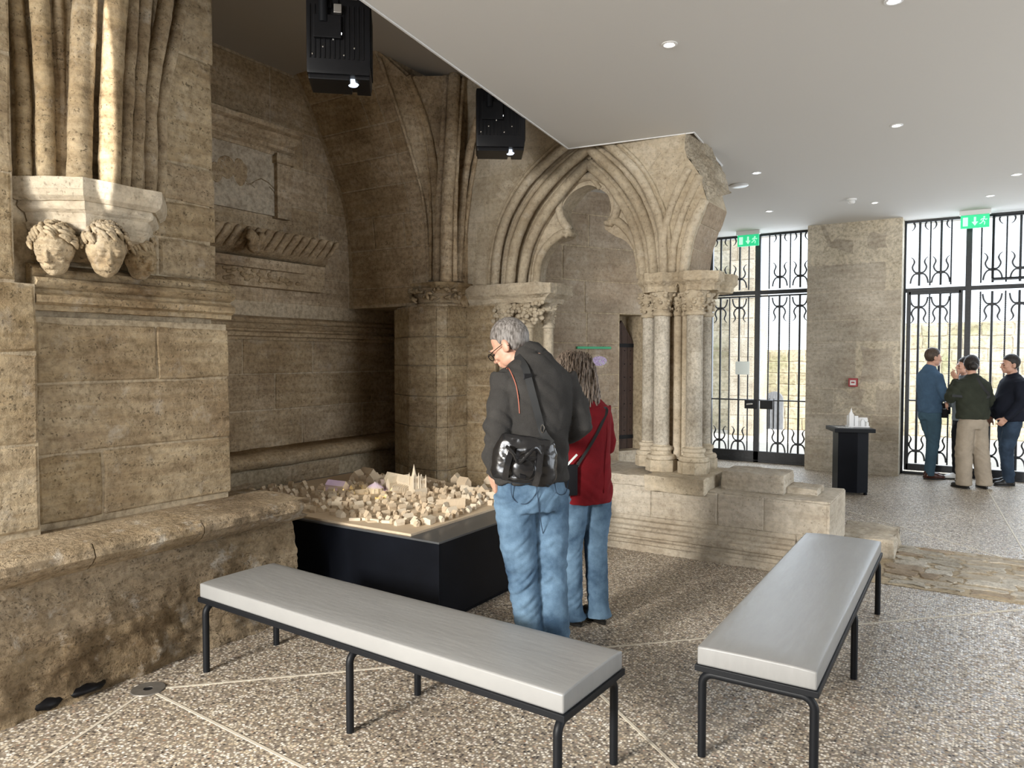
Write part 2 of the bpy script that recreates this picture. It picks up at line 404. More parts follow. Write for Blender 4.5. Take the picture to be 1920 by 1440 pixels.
box_struct('trim_2', (-2.55, 6.9, 3.87, -2.05, 7.2, 3.95), M['black_metal'], label='dark duct inside the ceiling gap')

# ---- left pier wall
YZ = lambda u, v, X=-3.9: (onx(u, v, X).y, onx(u, v, X).z)
wl = box_struct('wall_left', [(-6.2, -4.3, 0, -3.905, 2.76, 4.36), (-6.0, -4.3, 0, -3.875, 2.84, 1.80)], M['mortar'], label='left wall of big tan limestone blocks')
zr = [0.77] + [onx(300, v, -3.87).z for v in (833, 712, 612)]
yb = lambda *us: [onx(u, 700, -3.87).y for u in us]
def pier_rows(zs, lens, X, a0, a1, **kw): rows(SX(X), wl, M['stone_warm'], zs, lens, a0, a1, **kw)
pier_rows(zr, [yb(190), yb(), yb(295)], -3.872, 1.76, 2.86, jit=.006, proud=.005, ch=.008, gap=.005)
for i, (z0, z1) in enumerate(((2.06, 2.28), (2.28, 2.50), (2.50, 2.72), (2.72, 3.35), (3.35, 4.35))):
    stone(SX(-3.905), 2.42 - (i % 2) * .1, 2.80 + random.uniform(-.015, .01), z0, z1, wl, M['stone_warm'], proud=.012, ch=.014, jit=.008)
    stone(SX(-3.905), 1.76, 2.42 - (i % 2) * .1, z0, z1, wl, M['stone_warm'], proud=.006)
# pilaster at the very left edge
st = box_struct('wall_left_pilaster', [(-3.9, -4.3, 0, -3.80, 1.735, 1.95), (-3.9, -4.3, 1.95, -3.80, YZ(24, 400, -3.8)[0], 4.36)], M['mortar'], label='flat stone pilaster at the left edge of the wall')
rows(SX(-3.80), st, M['stone_warm'], [1.95, 2.45, 3.0, 3.6, 4.3], [.55, .8, .6], -2.3, YZ(25, 400, -3.8)[0], proud=.012, ch=.012, jit=.007, skirt=.03)
rows(SX(-3.80), st, M['stone_warm'], [.77, 1.18, 1.62, 1.95], [.55, .8, .6], -2.3, 1.74, proud=.012, ch=.012, jit=.007, skirt=.03)
# cornice band under the corbel
mb = MB()
prof = [(0, 1.80), (.045, 1.80), (.05, 1.83), (.075, 1.845), (.078, 1.885), (.05, 1.905), (.045, 1.925), (.07, 1.94), (.082, 1.965), (.07, 1.99), (.045, 2.0), (.055, 2.02), (.05, 2.045), (.02, 2.075), (0, 2.08)]
sweep(mb, prof, lambda p, q, a: (-3.895 + p * 1.35, a, 1.83 + (q - 1.80) * .82), 1.74, 2.845, 60)
co = struct('trim_3', mb, M['stone_warm'], smooth=True, label='moulded stone string course under the head corbel'); rough(co, .004, 9, 3, amp2=.002)
# ---- stone seat ledge along the left wall
led = box_struct('ledge_left', [(-5.5, -4.3, 0, -3.60, 3.02, .60), (-5.5, -4.3, .60, -3.66, 3.04, .70)], M['mortar_dim'], label='weathered stone seat ledge along the left wall')
def ledge_piece(name, prof, y0, y1, X, mat, amp, sc, seed, ny, endround=False):
    mb = MB(); m = len(prof); vs = []
    for i in range(ny + 1):
        y = y0 + (y1 - y0) * i / ny
        e = 0.0
        if endround:
            d = (y1 - y) / 0.12
            if d < 1: e = (1 - math.sqrt(max(0, 1 - (1 - d) ** 2))) * .09
        for p, q in prof: vs.append((X + p - (e if p > 0 else 0), y, q))
    fs = [(i * m + k, i * m + (k + 1) % m, (i + 1) * m + (k + 1) % m, (i + 1) * m + k) for i in range(ny) for k in range(m)]
    fs += [tuple(range(m)), tuple(range(ny * m, (ny + 1) * m))[::-1]]
    mb.add(vs, fs); o = build(name, mb, mat, led, smooth=True); 
    for v in o.data.vertices:
        c = v.co; q = Vector((c.x * sc, c.y * sc, c.z * sc * 1.3)); d = amp * (noise.fractal(q, .8, 2.0, 5) + .5 * abs(noise.noise(q * 5)) - .2)
        if c.x > X - .3: v.co.x += d
        if c.z > .6 and c.x > X - .2: v.co.z += d * .35
    return o
def dens(p, n=3):
    out = []
    for i in range(len(p)):
        a, b = p[i], p[(i + 1) % len(p)]
        for k in range(n): out.append((a[0] + (b[0] - a[0]) * k / n, a[1] + (b[1] - a[1]) * k / n))
    return out
cprof = dens([(-.60, .60), (-.60, .735), (-.30, .745), (0, .735), (.03, .71), (.035, .675), (.01, .64), (-.04, .605)], 4)
yk = [-3.6, -2.1, -.9, .4, 1.2] + [onx(u, v, -3.46).y for u, v in ((172, 1060), (376, 985))] + [3.10]
for i in range(len(yk) - 1):
    ledge_piece('coping_stone', cprof, yk[i] + .003, yk[i + 1] - .003, -3.46, M['stone_ledge'], .018, 3.2, i, max(8, int((yk[i + 1] - yk[i]) / (.018 if yk[i] > .3 else .05))), endround=(i == len(yk) - 2))
for r, (z0, z1, x0, x1) in enumerate(((.0, .30, .03, .0), (.30, .61, .0, -.035))):
    fprof = dens([(-.16, z0), (-.16, z1), (x1, z1)], 3) + [(x1 + (x0 - x1) * k / 16, z1 + (z0 - z1) * k / 16) for k in range(17)]
    ys = [-3.6, -2.3, -1.2, -.2, .7, 1.35, 1.98, 2.55, 3.075] if r else [-3.6, -2.6, -1.5, -.4, .5, 1.1, 1.7, 2.3, 3.07]
    for i in range(len(ys) - 1):
        ledge_piece('stone', fprof, ys[i], ys[i + 1], -3.54, M['stone_ledge'], .045, 3.2, 1, int((ys[i + 1] - ys[i]) / (.02 if ys[i] > .3 else .06)))
# dark hollows at the foot of the ledge, their shade given as black lumps
mb = MB(); mb.ell((-3.55, 1.62, .03), (.055, .075, .03), 12, 6); mb.ell((-3.53, 1.80, .035), (.05, .09, .018), 12, 6)
tr = rough(struct('trim_4', mb, M['black_plastic'], smooth='all', label='black lumps giving the shade of hollows at the foot of the ledge'), .012, 20, 2)

# ---- recess: back wall
wr = box_struct('wall_recess', (-6.2, 2.7, 0, -5.705, 7.0, 4.36), M['mortar_dim'], label='shaded back wall of the old bay behind the model')
zz = [.72] + [onx(550, v, -5.7).z for v in (765, 700, 634)]
rows(SX(-5.705), wr, M['stone_dim'], zz, [[5.05, 5.9], [4.72, 5.55, 6.05], [4.35, 5.2]], 3.3, 6.48, proud=.008)
rows(SX(-5.705), wr, M['stone_dim'], [2.12, 2.40, 2.72, 3.08, 3.45, 3.82, 4.34], [[4.6], [5.15], [4.0, 5.3], [5.4], [4.1, 5.1], [4.7]], 3.3, 5.71, proud=.006)
box_struct('wall_recess_footing', (-5.7, 2.9, 0, -5.42, 6.5, .60), M['mortar'], label='footing under the recess ledge')
mb = MB()
sweep(mb, [(-.4, .60), (-.4, .745), (-.05, .735), (.0, .70), (.01, .66), (-.02, .615), (-.06, .60)], lambda p, q, a: (-5.33 + p, a, q), 3.1, 6.49, 40)
o = struct('ledge_recess', mb, M['stone_dim'], smooth='all', label='rounded stone ledge inside the dark recess'); rough(o, .012, 5, 4)
fr = box_struct('ledge_recess_face', (-5.7, 2.95, 0, -5.44, 6.48, .60), M['mortar'])
rows(SX(-5.43), fr, M['stone_dim'], [0, .3, .595], [.6, .75], 3.0, 6.47, proud=.008)
mb = MB()
sweep(mb, [(p * 1.0, q - .02) for p, q in prof], lambda p, q, a: (-5.70 + p * 1.2, a, 1.78 + (q - 1.80) * .8), 2.85, 6.48, 40)
o = struct('trim_5', mb, M['stone_dim'], smooth=True, label='moulded string course across the recess wall'); rough(o, .004, 6, 9)
# jamb and pointed soffit of the bay
cpts = [(655, 525), (653, 470), (645, 400), (628, 340), (605, 275), (578, 205), (556, 152)]
cyz = [(onx(u, v, -5.7).y, onx(u, v, -5.7).z) for u, v in cpts]
cyz = [(5.72, 2.12)] + cyz + [(cyz[-1][0] - .08, 4.40)]
sof = resample(spline([Vector((y, z, 0)) for y, z in cyz], 8), 60)
wv = struct('wall_bay_soffit', MB().prism([(p.x, p.y) for p in sof] + [(7.0, 4.4), (7.0, 2.12)], lambda a, b, t: (t, a, b), -6.0, -4.62), M['mortar_dim'], label='coursed limestone jamb curving over as the pointed soffit of the bay')
SL = [0]
for i in range(1, 60): SL.append(SL[-1] + (sof[i] - sof[i - 1]).length)
def SS(a, b, h):   # a = X, b = arc length
    i = 0
    while i < 57 and SL[i + 1] < b: i += 1
    t = (b - SL[i]) / (SL[i + 1] - SL[i]); p = sof[i].lerp(sof[i + 1], t); d = (sof[i + 1] - sof[i]).normalized()
    return (a, p.x - h * d.y, p.y + h * d.x)
rws = [0.02, .20, .60, 0.93, 1.22, 1.50, 1.80, 2.12, SL[-1] - .02]
for i in range(len(rws) - 1):
    br = [-5.66] + [[-5.2], [], [-5.3, -4.9], [], [-5.15], [], [-5.0], []][i] + [-4.80, -4.63]
    for k in range(len(br) - 1): stone(SS, br[k], br[k + 1], rws[i], rws[i + 1], wv, M['stone_dim'], proud=.007, gap=.007)
box_struct('wall_niche', [(-6.0, 6.5, 0, -4.4, 7.0, 2.12), (-5.16, 5.86, 0, -4.45, 6.5, 2.12)], M['stone_dim'], label='deep return of the niche behind the engaged pier')
# ---- engaged half-octagonal pier
ep = [(-5.14, 6.2), (-5.14, 5.80), (-4.74, 5.56), (-4.40, 5.56), (-4.32, 5.64), (-4.32, 6.2)]
wp = struct('wall_engaged_pier', MB().prism([(-5.12, 6.2), (-5.12, 5.82), (-4.735, 5.58), (-4.405, 5.58), (-4.34, 5.65), (-4.34, 6.2)], lambda a, b, t: (a, b, t), 0, 2.11), M['mortar_dim'], label='engaged half-octagonal limestone pier between the bays')
def Sseg(p, q):
    p = Vector((*p, 0)); q = Vector((*q, 0)); d = (q - p).normalized(); n = Vector((d.y, -d.x, 0))
    return (lambda a, b, h: tuple(p + d * a + n * h + Vector((0, 0, b)))), (q - p).length
for k in range(1, 5):
    S, ln = Sseg(ep[k], ep[k + 1]) if k > 1 else Sseg(ep[1], ep[2])
    if k == 4: ln = .32
    for z0, z1 in zip([0, .5, .92, 1.22, 1.52, 1.80], [.5, .92, 1.22, 1.52, 1.80, 2.10]):
        stone(S, 0, ln, z0, z1, wp, M['stone_warm'], proud=.003, gap=.003, ch=.005, jit=.003)
# core behind the vault ribs
struct('wall_rib_core', MB().prism([(-4.63, 5.80), (-4.30, 5.90), (-4.28, 6.5), (-4.63, 6.5)], lambda a, b, t: (a, b, t), 2.1, 4.36), M['stone_dim'], label='shaded web of the vault behind the ribs')
# ---- passage wall behind the arcade
PD = Vector((.457, .889, 0)); PN = Vector((.889, -.457, 0)); P0 = Vector((-4.3, 6.28, 0))
def SP(a, b, h): return tuple(P0 + PD * a + PN * h + Vector((0, 0, b)))
mb = MB()
for (a0, a1, z0, z1, h0) in ((-.35, 1.75, 0, 4.36, 0), (1.75, 2.13, 2.10, 4.36, 0), (2.13, 2.75, 0, 4.36, 0), (1.6, 2.3, 0, 2.3, -.34)):
    mb.prism([(a0, z0), (a1, z0), (a1, z1), (a0, z1)], lambda a, b, t: SP(a, b, t), h0, -.4)
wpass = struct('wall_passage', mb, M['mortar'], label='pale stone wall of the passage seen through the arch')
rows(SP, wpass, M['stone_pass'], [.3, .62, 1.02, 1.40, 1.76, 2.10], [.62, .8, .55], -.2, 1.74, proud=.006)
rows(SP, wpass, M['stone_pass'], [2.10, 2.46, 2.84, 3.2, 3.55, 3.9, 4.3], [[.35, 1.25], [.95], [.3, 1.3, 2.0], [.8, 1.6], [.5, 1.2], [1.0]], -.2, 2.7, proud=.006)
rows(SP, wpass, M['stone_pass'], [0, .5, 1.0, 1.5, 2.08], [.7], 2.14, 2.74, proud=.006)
q = P0 + PD * 2.75
S, ln = Sseg((q.x, q.y), (-3.62, 11.5))
struct('wall_passage_far', MB().prism([(0, 0), (ln, 0), (ln, 4.36), (0, 4.36)], lambda a, b, t: S(a, b, -t), 0.0, .3), M['stone_pale'], label='plain stretch of stone wall leading to the first gate')
# ---- low stylobate wall under the arcade
lw = box_struct('wall_low', (-3.74, 5.77, 0, -.90, 6.52, .50), M['mortar_pale'], label='low limestone wall carrying the columns')
mb = MB()
lp = [(.14, .0), (.15, .0), (.15, .055), (.128, .058), (.128, .085), (.105, .09), (.100, .105), (.118, .115), (.124, .135), (.116, .158), (.088, .165), (.080, .185), (.050, .195), (.045, .225), (.015, .232), (0, .26), (-.05, .26), (-.05, 0)]
sweep(mb, lp, lambda p, q, a: (a, 5.76 - p, q), -3.76, -1.12, 60)
o = struct('trim_6', mb, M['stone_pale'], smooth=True, label='worn stepped moulding at the foot of the low wall'); rough(o, .004, 6, 5, amp2=.0015)
for x0, x1 in zip([-3.74, -3.3, -2.85, -2.28, -1.72, -1.36], [-3.3, -2.85, -2.28, -1.72, -1.36, -.90]):
    stone(SY(5.765), x0, x1, .255, .515, lw, M['stone_pale'], proud=.006, gap=.003, ch=.008, jit=.003)
stone(SY(5.765), -1.12, -.90, 0, .252, lw, M['stone_pale'], proud=.006, gap=.002)
mb = MB().box(-.905, 5.75, 0, -.885, 6.5, .515, .006); build('stone', mb, M['stone_pale'], lw)
def rblock(name, x0, y0, z0, x1, y1, z1, mat, amp=.008, sc=7, seed=0, parent=None, sub=4, b=.012, **kw):
    o = build(name, MB().box(x0, y0, z0, x1, y1, z1, b), mat, parent, smooth='all', **kw); return rough(o, amp, sc, seed, sub)
for i, (x0, x1) in enumerate(((-3.74, -3.3), (-3.3, -2.86), (-2.86, -2.30))): rblock('coping_stone', x0, 5.79, .505, x1, 6.5, .60, M['stone_pale'], seed=i, parent=lw, sub=3)
rblock('coping_stone', -2.30, 5.66, .50, -1.80, 6.42, .63, M['stone_arch'], .010, 7, 5, lw)
rblock('coping_stone', -1.80, 5.79, .49, -.89, 6.5, .525, M['stone_pale'], .004, 7, 8, lw, 3)
for nm, lab, b in (('stone_block', 'pitted stone block set on the low wall beside the column bases', (-1.74, 5.93, .52, -1.25, 6.30, .675)),
                   ('stone_slab', 'thin stone slab at the stepped end of the low wall', (-1.25, 6.02, .52, -1.02, 6.30, .575))):
    o = rblock(nm, *b, M['stone_pale'], .009, 9, 3); o['label'] = lab; o['category'] = 'stone'; setorigin(o, ((b[0] + b[3]) / 2, (b[1] + b[4]) / 2, b[2]))
o = rblock('stone_slab', -.93, 6.45, 0, -.52, 7.02, .15, M['stone_pale'], .02, 5, 6); o['label'] = 'rough broken stone slab lying on the floor past the low wall'; o['category'] = 'stone'; setorigin(o, (-.72, 6.7, 0))
o = rblock('stone_slab', -1.5, 6.62, 0, -.95, 7.0, .05, M['stone_pale'], .01, 5, 7); o['label'] = 'flat worn stone just behind the end of the low wall'; o['category'] = 'stone'; setorigin(o, (-1.2, 6.8, 0))
# old paving set flush in the floor
pv = struct('paving', MB().box(-.60, 5.72, -.05, 1.75, 6.98, .004), M['mortar'], label='band of old irregular paving stones set into the floor')
random.seed(21)
y = 5.76
while y < 6.9:
    h = random.uniform(.10, .19); x = -.58 + random.uniform(0, .1)
    while x < 1.7:
        w = random.uniform(.10, .36)
        stone(lambda a, b, t: (a, b, .004 + t), x, min(x + w, 1.74), y, min(y + h, 6.96), pv, [M['stone_pale'], M['stone_pale'], M['stone_pass'], M['stone_grey']][random.randrange(4)], proud=.006, jit=.030, gap=.013, ch=.01)
        x += w
    y += h
# ---- end wall with the two gate openings
wn1 = box_struct('wall_end', [(-2.05, 11.05, 0, -.86, 11.6, 4.36), (-3.95, 11.3, 3.5, -2.05, 11.6, 4.36), (-.86, 11.3, 3.5, 2.3, 11.6, 4.36), (2.3, 11.05, 0, 5.4, 11.6, 4.36), (-3.95, 11.2, 0, -3.62, 11.6, 3.5)], M['mortar_pale'], label='stone pier between the two iron gates')
ze = [0] + [ony(1600, v, 11.05).z for v in (824, 777, 729, 641, 600, 546, 494)] + [3.46]
rows(SY(11.055), wn1, M['stone_pale'], ze, [[-1.55], [-1.2], [-1.68, -1.15], [-1.4], [], [-1.62], [-1.05], [-1.45]], -2.05, -.86, proud=.005, gap=.003, ch=.004)
rows(SY(11.055), wn1, M['stone_pale'], [0, .5, 1, 1.5, 2, 2.5, 3, 3.46], [.7], 2.3, 5.3, proud=.005)
# side and rear walls, each with a glazed opening (out of view)
wrt = box_struct('wall_right', [(5.2, -4.3, 0, 5.5, 2.4, 4.36), (5.2, 8.8, 0, 5.5, 11.7, 4.36), (5.2, 2.4, 3.4, 5.5, 8.8, 4.36)], M['stone_pale'], label='side wall with a long glazed opening')
wbk = box_struct('wall_behind', [(-6.2, -4.5, 0, -3.75, -4.2, 4.36), (-.3, -4.5, 0, 5.5, -4.2, 4.36), (-3.75, -4.5, 3.3, -.3, -4.2, 4.36), (-3.75, -4.5, 0, -.3, -4.2, .5)], M['stone_pale'], label='wall behind the visitor with a tall window')
# ---- floor inlay lines and metal disc
def strip(i, p, q, w=.007):
    p = Vector((p[0], p[1], 0)); q = Vector((q[0], q[1], 0)); d = (q - p).normalized(); n = Vector((-d.y, d.x, 0)) * w
    struct('trim_%d' % i, MB().prism([(p.x - n.x, p.y - n.y), (q.x - n.x, q.y - n.y), (q.x + n.x, q.y + n.y), (p.x + n.x, p.y + n.y)], lambda a, b, t: (a, b, t), -.01, .0025), M['inlay'], label='thin pale inlay line in the floor')
dc = onz(278, 1293); D2 = (dc.x, dc.y)
def ext(p, q, k): return (p[0] + (q[0] - p[0]) * k, p[1] + (q[1] - p[1]) * k)
a_ = onz(740, 1250); b_ = onz(570, 1440); c_ = onz(60, 1440)
strip(11, D2, ext(D2, (-1.9, 3.43), 1.0)); strip(12, D2, ext(D2, (b_.x, b_.y), 2.6)); strip(13, D2, ext(D2, (c_.x, c_.y), 3))
strip(14, (-1.9, 3.43), (.29, 5.62)); strip(19, (.29, 5.62), (2.4, 7.7))
p, q = onz(1150, 1300), onz(1290, 1440); strip(15, (-1.9, 3.43), (q.x + (q.x - p.x) * 1.5, q.y + (q.y - p.y) * 1.5))
p, q = onz(1560, 950), onz(1920, 1056); strip(16, (p.x, p.y), (q.x + .9, q.y - .9))
p, q = onz(1848, 912), onz(1920, 1036); strip(17, (p.x, p.y), (q.x + .22, q.y - 3.2))
# ---- outside: paved yard, boundary wall, buttressed building
box_struct('ground_yard', (-16, 11.76, -.25, 16, 24, -.02), simple('pale_gravel', (.62, .60, .56), .9, nz=.08, sc=6), label='pale gravel yard outside the gates')
def out_wall(name, x0, x1, y, z1, label, rowh=.34, ln=.75, moss=0, a_lo=None):
    w = box_struct(name, (x0, y, -.1, x1, y + .5, z1), M['mortar_pale'], label=label)
    n = int(z1 / rowh); zs = [-.02 + z1 * i / n for i in range(n + 1)]
    rows(SY(y), w, M['stone_out'], zs, [ln, ln * .8, ln * 1.2], x0 if a_lo is None else a_lo, x1, proud=.012, gap=.010, jit=.012, ch=.012); return w
out_wall('wall_yard', -1.9, 6.0, 17.1, 2.3, 'sunlit rubble boundary wall across the yard behind the wide gate', .24, .5)
out_wall('wall_yard_low', -4.6, -1.9, 17.1, ony(1470, 656, 17.1).z, 'lower sunlit yard wall behind the double gate', .24, .45)
out_wall('wall_yard_building', -12.0, -4.2, 16.3, 6.2, 'tall sunlit stone building beside the yard', .42, .8, a_lo=-8.4)
bt = box_struct('wall_buttress', (-4.34, 15.3, -.1, -3.84, 16.4, 6.0), M['mortar_pale'], label='stone buttress of the yard building, its shadow side coloured grey')
rows(SY(15.3), bt, M['stone_grey'], [i * .4 for i in range(15)], [.3], -4.33, -3.85, proud=.01)  # grey stone puts the buttress's shadow side into the colour
ad = thing('arched_door', 'grey arched wooden door in the yard wall, seen through the double gate', 'door', (ony(1451, 800, 17.0).x, 17.05, 0))
c_ = ony(1451, 760, 17.0); hw = .19
ap = [(c_.x - hw, -.02), (c_.x + hw, -.02)] + [(c_.x + hw * math.cos(math.pi * k / 10), c_.z + .12 + hw * math.sin(math.pi * k / 10)) for k in range(11)]
build('door_leaf', MB().prism(ap, lambda a, b, t: (a, t, b), 17.0, 17.09), simple('grey_weathered_wood', (.22, .24, .28), .8, nz=.3, sc=8, stretch=(5, 1, 1)), ad)
for k in range(1, 4): build('batten', MB().box(c_.x - hw + k * hw / 2 - .008, 16.985, 0, c_.x - hw + k * hw / 2 + .008, 17.0, c_.z + .15), M['black_metal'], ad)
# ================================================================ ARCADE
def z5(pts, Y): return [ony(700 + x / 2.4, 120 + y / 2.4, Y) for x, y in pts]
def z2(pts, Y): return [ony(980 + x / 4.5, 240 + y / 4.5, Y) for x, y in pts]
YF, YB = 5.95, 6.52
DB, DC, DT = .07, .15, .23
aL = z5([(545, 985), (552, 880), (572, 770), (620, 645), (700, 522), (795, 425), (880, 355), (965, 300)], YF)
aR = z5([(965, 300), (1070, 372), (1180, 480), (1250, 600), (1296, 740), (1308, 930)], YF)
DB, DC, DT = .07, .15, .23
bL = z5([(610, 985), (620, 880), (648, 770), (700, 655), (780, 545), (865, 455), (966, 375)], YF + .05)
bR = z5([(966, 375), (1080, 480), (1165, 590), (1218, 700), (1248, 800), (1262, 935)], YF + .05)
cL = z5([(666, 985), (682, 880), (718, 770), (785, 655), (865, 550), (962, 447)], YF + DC)
cR = z5([(962, 447), (1050, 528), (1130, 640), (1183, 760), (1216, 935)], YF + DC)
oO1 = z2([(188, 1310), (203, 1190), (238, 1090), (290, 1010), (340, 967), (385, 958), (450, 925), (455, 895), (435, 860), (414, 800), (412, 730), (430, 660), (480, 590), (560, 537), (650, 516)], YF + .42)
oO2 = z2([(702, 548), (735, 612), (745, 680), (733, 740), (692, 815), (700, 858), (742, 886), (792, 918), (850, 942), (902, 990), (942, 1052), (966, 1120), (985, 1200), (992, 1250)], YF + DT)
oO = oO1 + oO2
XZ = lambda l: [Vector((p.x, p.z, 0)) for p in l]
def curve(l, r, n=40):
    L_ = resample(spline(XZ(l), 8), n); R_ = resample(spline(XZ(r), 8), n); return L_ + R_[1:]
A = curve(aL, aR); B = curve(bL, bR); C = curve(cL, cR); O = resample(spline(XZ(oO), 4), 120)
ZS = 2.305   # springing level
for cv in (A, B, C, O): cv[0].y = ZS; cv[-1].y = ZS
arc = thing('tracery_arch', 'carved limestone pointed arch with trefoil tracery, broken off at its right end', 'arch', (-2.9, 6.2, ZS))
def pts2(l): return [(p.x, p.y) for p in l]
# main wall plate, broken edge on the right
brk = z5([(1412, 935), (1440, 780), (1490, 650), (1500, 610), (1485, 560), (1470, 500), (1440, 455), (1412, 420), (1400, 380), (1405, 300)], YF)
brk = XZ(brk); s2 = resample(spline(brk[:3], 8), 16); brk = s2 + brk[3:]
top = 4.36
aAp = max(p.y for p in A)
plate = [(-4.36, ZS), (-4.36, top), (brk[-1].x, top)] + [(p.x, p.y) for p in brk[::-1]][0:] + [(brk[0].x, ZS)] + pts2(A[::-1])
plate = [plate[i] for i in range(len(plate)) if i == 0 or (Vector(plate[i]) - Vector(plate[i - 1])).length > 1e-4]
o = build('wall_plate', MB().prism(plate, lambda a, b, t: (a, t, b), YF, YB), M['stone_arch'], arc)
def band(c0, c1, yf, yb):
    n = len(c0); mb = MB(); vs = []
    for p, q in zip(c0, c1): vs += [(p.x, yf, p.y), (q.x, yf, q.y), (q.x, yb, q.y), (p.x, yb, p.y)]
    fs = [(i * 4 + k, i * 4 + (k + 1) % 4, (i + 1) * 4 + (k + 1) % 4, (i + 1) * 4 + k) for i in range(n - 1) for k in range(4)]
    fs += [(0, 1, 2, 3), tuple((n - 1) * 4 + k for k in (3, 2, 1, 0))]
    return mb.add(vs, fs)
build('arch_order', band(A, B, YF + DB, YB), M['stone_arch'], arc)
build('arch_order', band(B, C, YF + DC, YB), M['stone_arch'], arc)
tp = pts2(C) + pts2(O[::-1])
build('tracery', MB().prism(tp, lambda a, b, t: (a, t, b), YF + DT, YF + .42), M['stone_arch'], arc)
def roll(name, cv, y, r, flat=1.0, seed=0, parent=arc, mat='stone_arch'):
    o = build(name, MB().tube([(p.x, y, p.y) for p in cv], r, 12, flat=1), M[mat], parent, smooth='all'); return rough(o, .004, 9, seed)
def offs(cv, d):
    out = []
    for i, p in enumerate(cv):
        t = (cv[min(i + 1, len(cv) - 1)] - cv[max(i - 1, 0)]).normalized(); out.append(p + Vector((t.y, -t.x, 0)) * d)
    return out
roll('roll_moulding', A, YF + .01, .042); roll('roll_moulding', offs(A, -.062), YF, .017)
roll('roll_moulding', offs(A, .075), YF + DB, .024)
roll('roll_moulding', B, YF + DB, .048, seed=2); roll('roll_moulding', offs(B, .085), YF + DC, .024)
roll('roll_moulding', C, YF + DC + .01, .046, seed=3)
# tracery rolls: lower cusp arcs, upper lobe
t1 = z5([(732, 985), (745, 890), (785, 815), (850, 762), (880, 770)], YF + DT); t2 = z5([(880, 745), (845, 690), (838, 625), (868, 560), (925, 520), (985, 505), (1050, 530), (1095, 590), (1100, 650), (1078, 705)], YF + DT)
t3 = z5([(1062, 722), (1090, 705), (1140, 745), (1175, 800), (1196, 870), (1205, 935)], YF + DT)
t1[0].z = ZS; t3[-1].z = ZS
for k, t in enumerate((t1, t2, t3)): roll('tracery_roll', resample(spline(XZ(t), 8), 36), YF + DT, .040, seed=5 + k)
t4 = z5([(700, 985), (712, 880), (750, 770), (812, 660), (870, 580), (962, 505), (1020, 560)], YF + DT); t4[0].z = ZS
roll('tracery_roll', resample(spline(XZ(t4), 8), 40), YF + DT, .022)
for (x, y, s) in ((882, 762, .06), (1072, 722, .05)):
    p = z5([(x, y)], YF + DT + .06)[0]; o = build('cusp', MB().ell((p.x, p.y, p.z), (s * 1.1, .11, s * .8), 20, 12), M['stone_arch'], arc, smooth='all'); rough(o, .02, 12, int(x))
# second arch springing to the right, broken
r1 = z5([(1306, 775), (1338, 650), (1375, 560), (1420, 470)], YF); r2 = z5([(1345, 935), (1352, 820), (1390, 680), (1440, 560), (1468, 500)], YF); r3 = z5([(1395, 935), (1412, 800), (1450, 690), (1492, 610)], YF)
r0 = z5([(1310, 930), (1307, 850), (1306, 775)], YF)
for k, (t, rr) in enumerate(((r0 + r1[1:], .036), (r2, .036), (r3, .040))): roll('roll_moulding', resample(spline(XZ(t), 6), 24), YF + .005, rr, seed=20 + k)
r4 = z5([(1370, 935), (1382, 810), (1420, 680), (1468, 560)], YF); roll('roll_moulding', resample(spline(XZ(r4), 6), 24), YF + .02, .016)
# rough broken face
bb = z5([(1500, 610), (1485, 560), (1470, 500), (1440, 455), (1412, 420), (1400, 380), (1405, 300), (1405, 200)], YF)
bk = [ony(u, v, YB) for u, v in ((1371, 362), (1366, 345), (1356, 322), (1345, 300), (1335, 285), (1330, 265), (1325, 240), (1322, 200))]
mb = MB(); n1, n2 = 60, 40; fr_ = resample(bb, n1); bk_ = resample(bk, n1); vs = []
for i in range(n1):
    for j in range(n2):
        t = j / (n2 - 1); p = fr_[i].lerp(bk_[i], t); p = p + Vector((.03 * math.sin(math.pi * t), 0, 0)); p.z = min(p.z, 4.36); vs.append(p)
fs = [(i * n2 + j, i * n2 + j + 1, (i + 1) * n2 + j + 1, (i + 1) * n2 + j) for i in range(n1 - 1) for j in range(n2 - 1)]
o = build('broken_face', mb.add(vs, fs), M['stone_broken'], arc, smooth='all'); rough(o, .022, 7, 4, amp2=.006)
# fill behind broken face
fill = MB(); vs = []
for p, q in zip(resample(bb, 12), resample(bk, 12)):
    vs += [(p.x - .25, YF + .02, min(p.z, 4.3)), (p.x - .015, YF + .02, min(p.z, 4.3)), (q.x - .015, YB, min(q.z, 4.3)), (q.x - .3, YB, min(q.z, 4.3))]
fill.add(vs, [(i * 4 + k, i * 4 + (k + 1) % 4, (i + 1) * 4 + (k + 1) % 4, (i + 1) * 4 + k) for i in range(11) for k in range(4)] + [(0, 1, 2, 3), (44, 45, 46, 47)])
build('broken_core', fill, M['stone_broken'], arc)
# soffit stones of the second arch
sf = resample([Vector((p.x, p.y, 0)) for p in brk[:17]], 30); sl = [0]
for i in range(1, 30): sl.append(sl[-1] + (sf[i] - sf[i - 1]).length)
def SF(a, b, h):
    i = 0
    while i < 27 and sl[i + 1] < b: i += 1
    t = (b - sl[i]) / (sl[i + 1] - sl[i]); p = sf[i].lerp(sf[i + 1], t); d = (sf[i + 1] - sf[i]).normalized(); return (p.x + h * d.y, a, p.y - h * d.x)
nb = [0, .20, .41, .60, sl[-1]]
for i in range(4): stone(SF, YF + .05, YB, nb[i], nb[i + 1], arc, M['stone_pass'], proud=.004, gap=.003, ch=.004, jit=.002, name='voussoir')
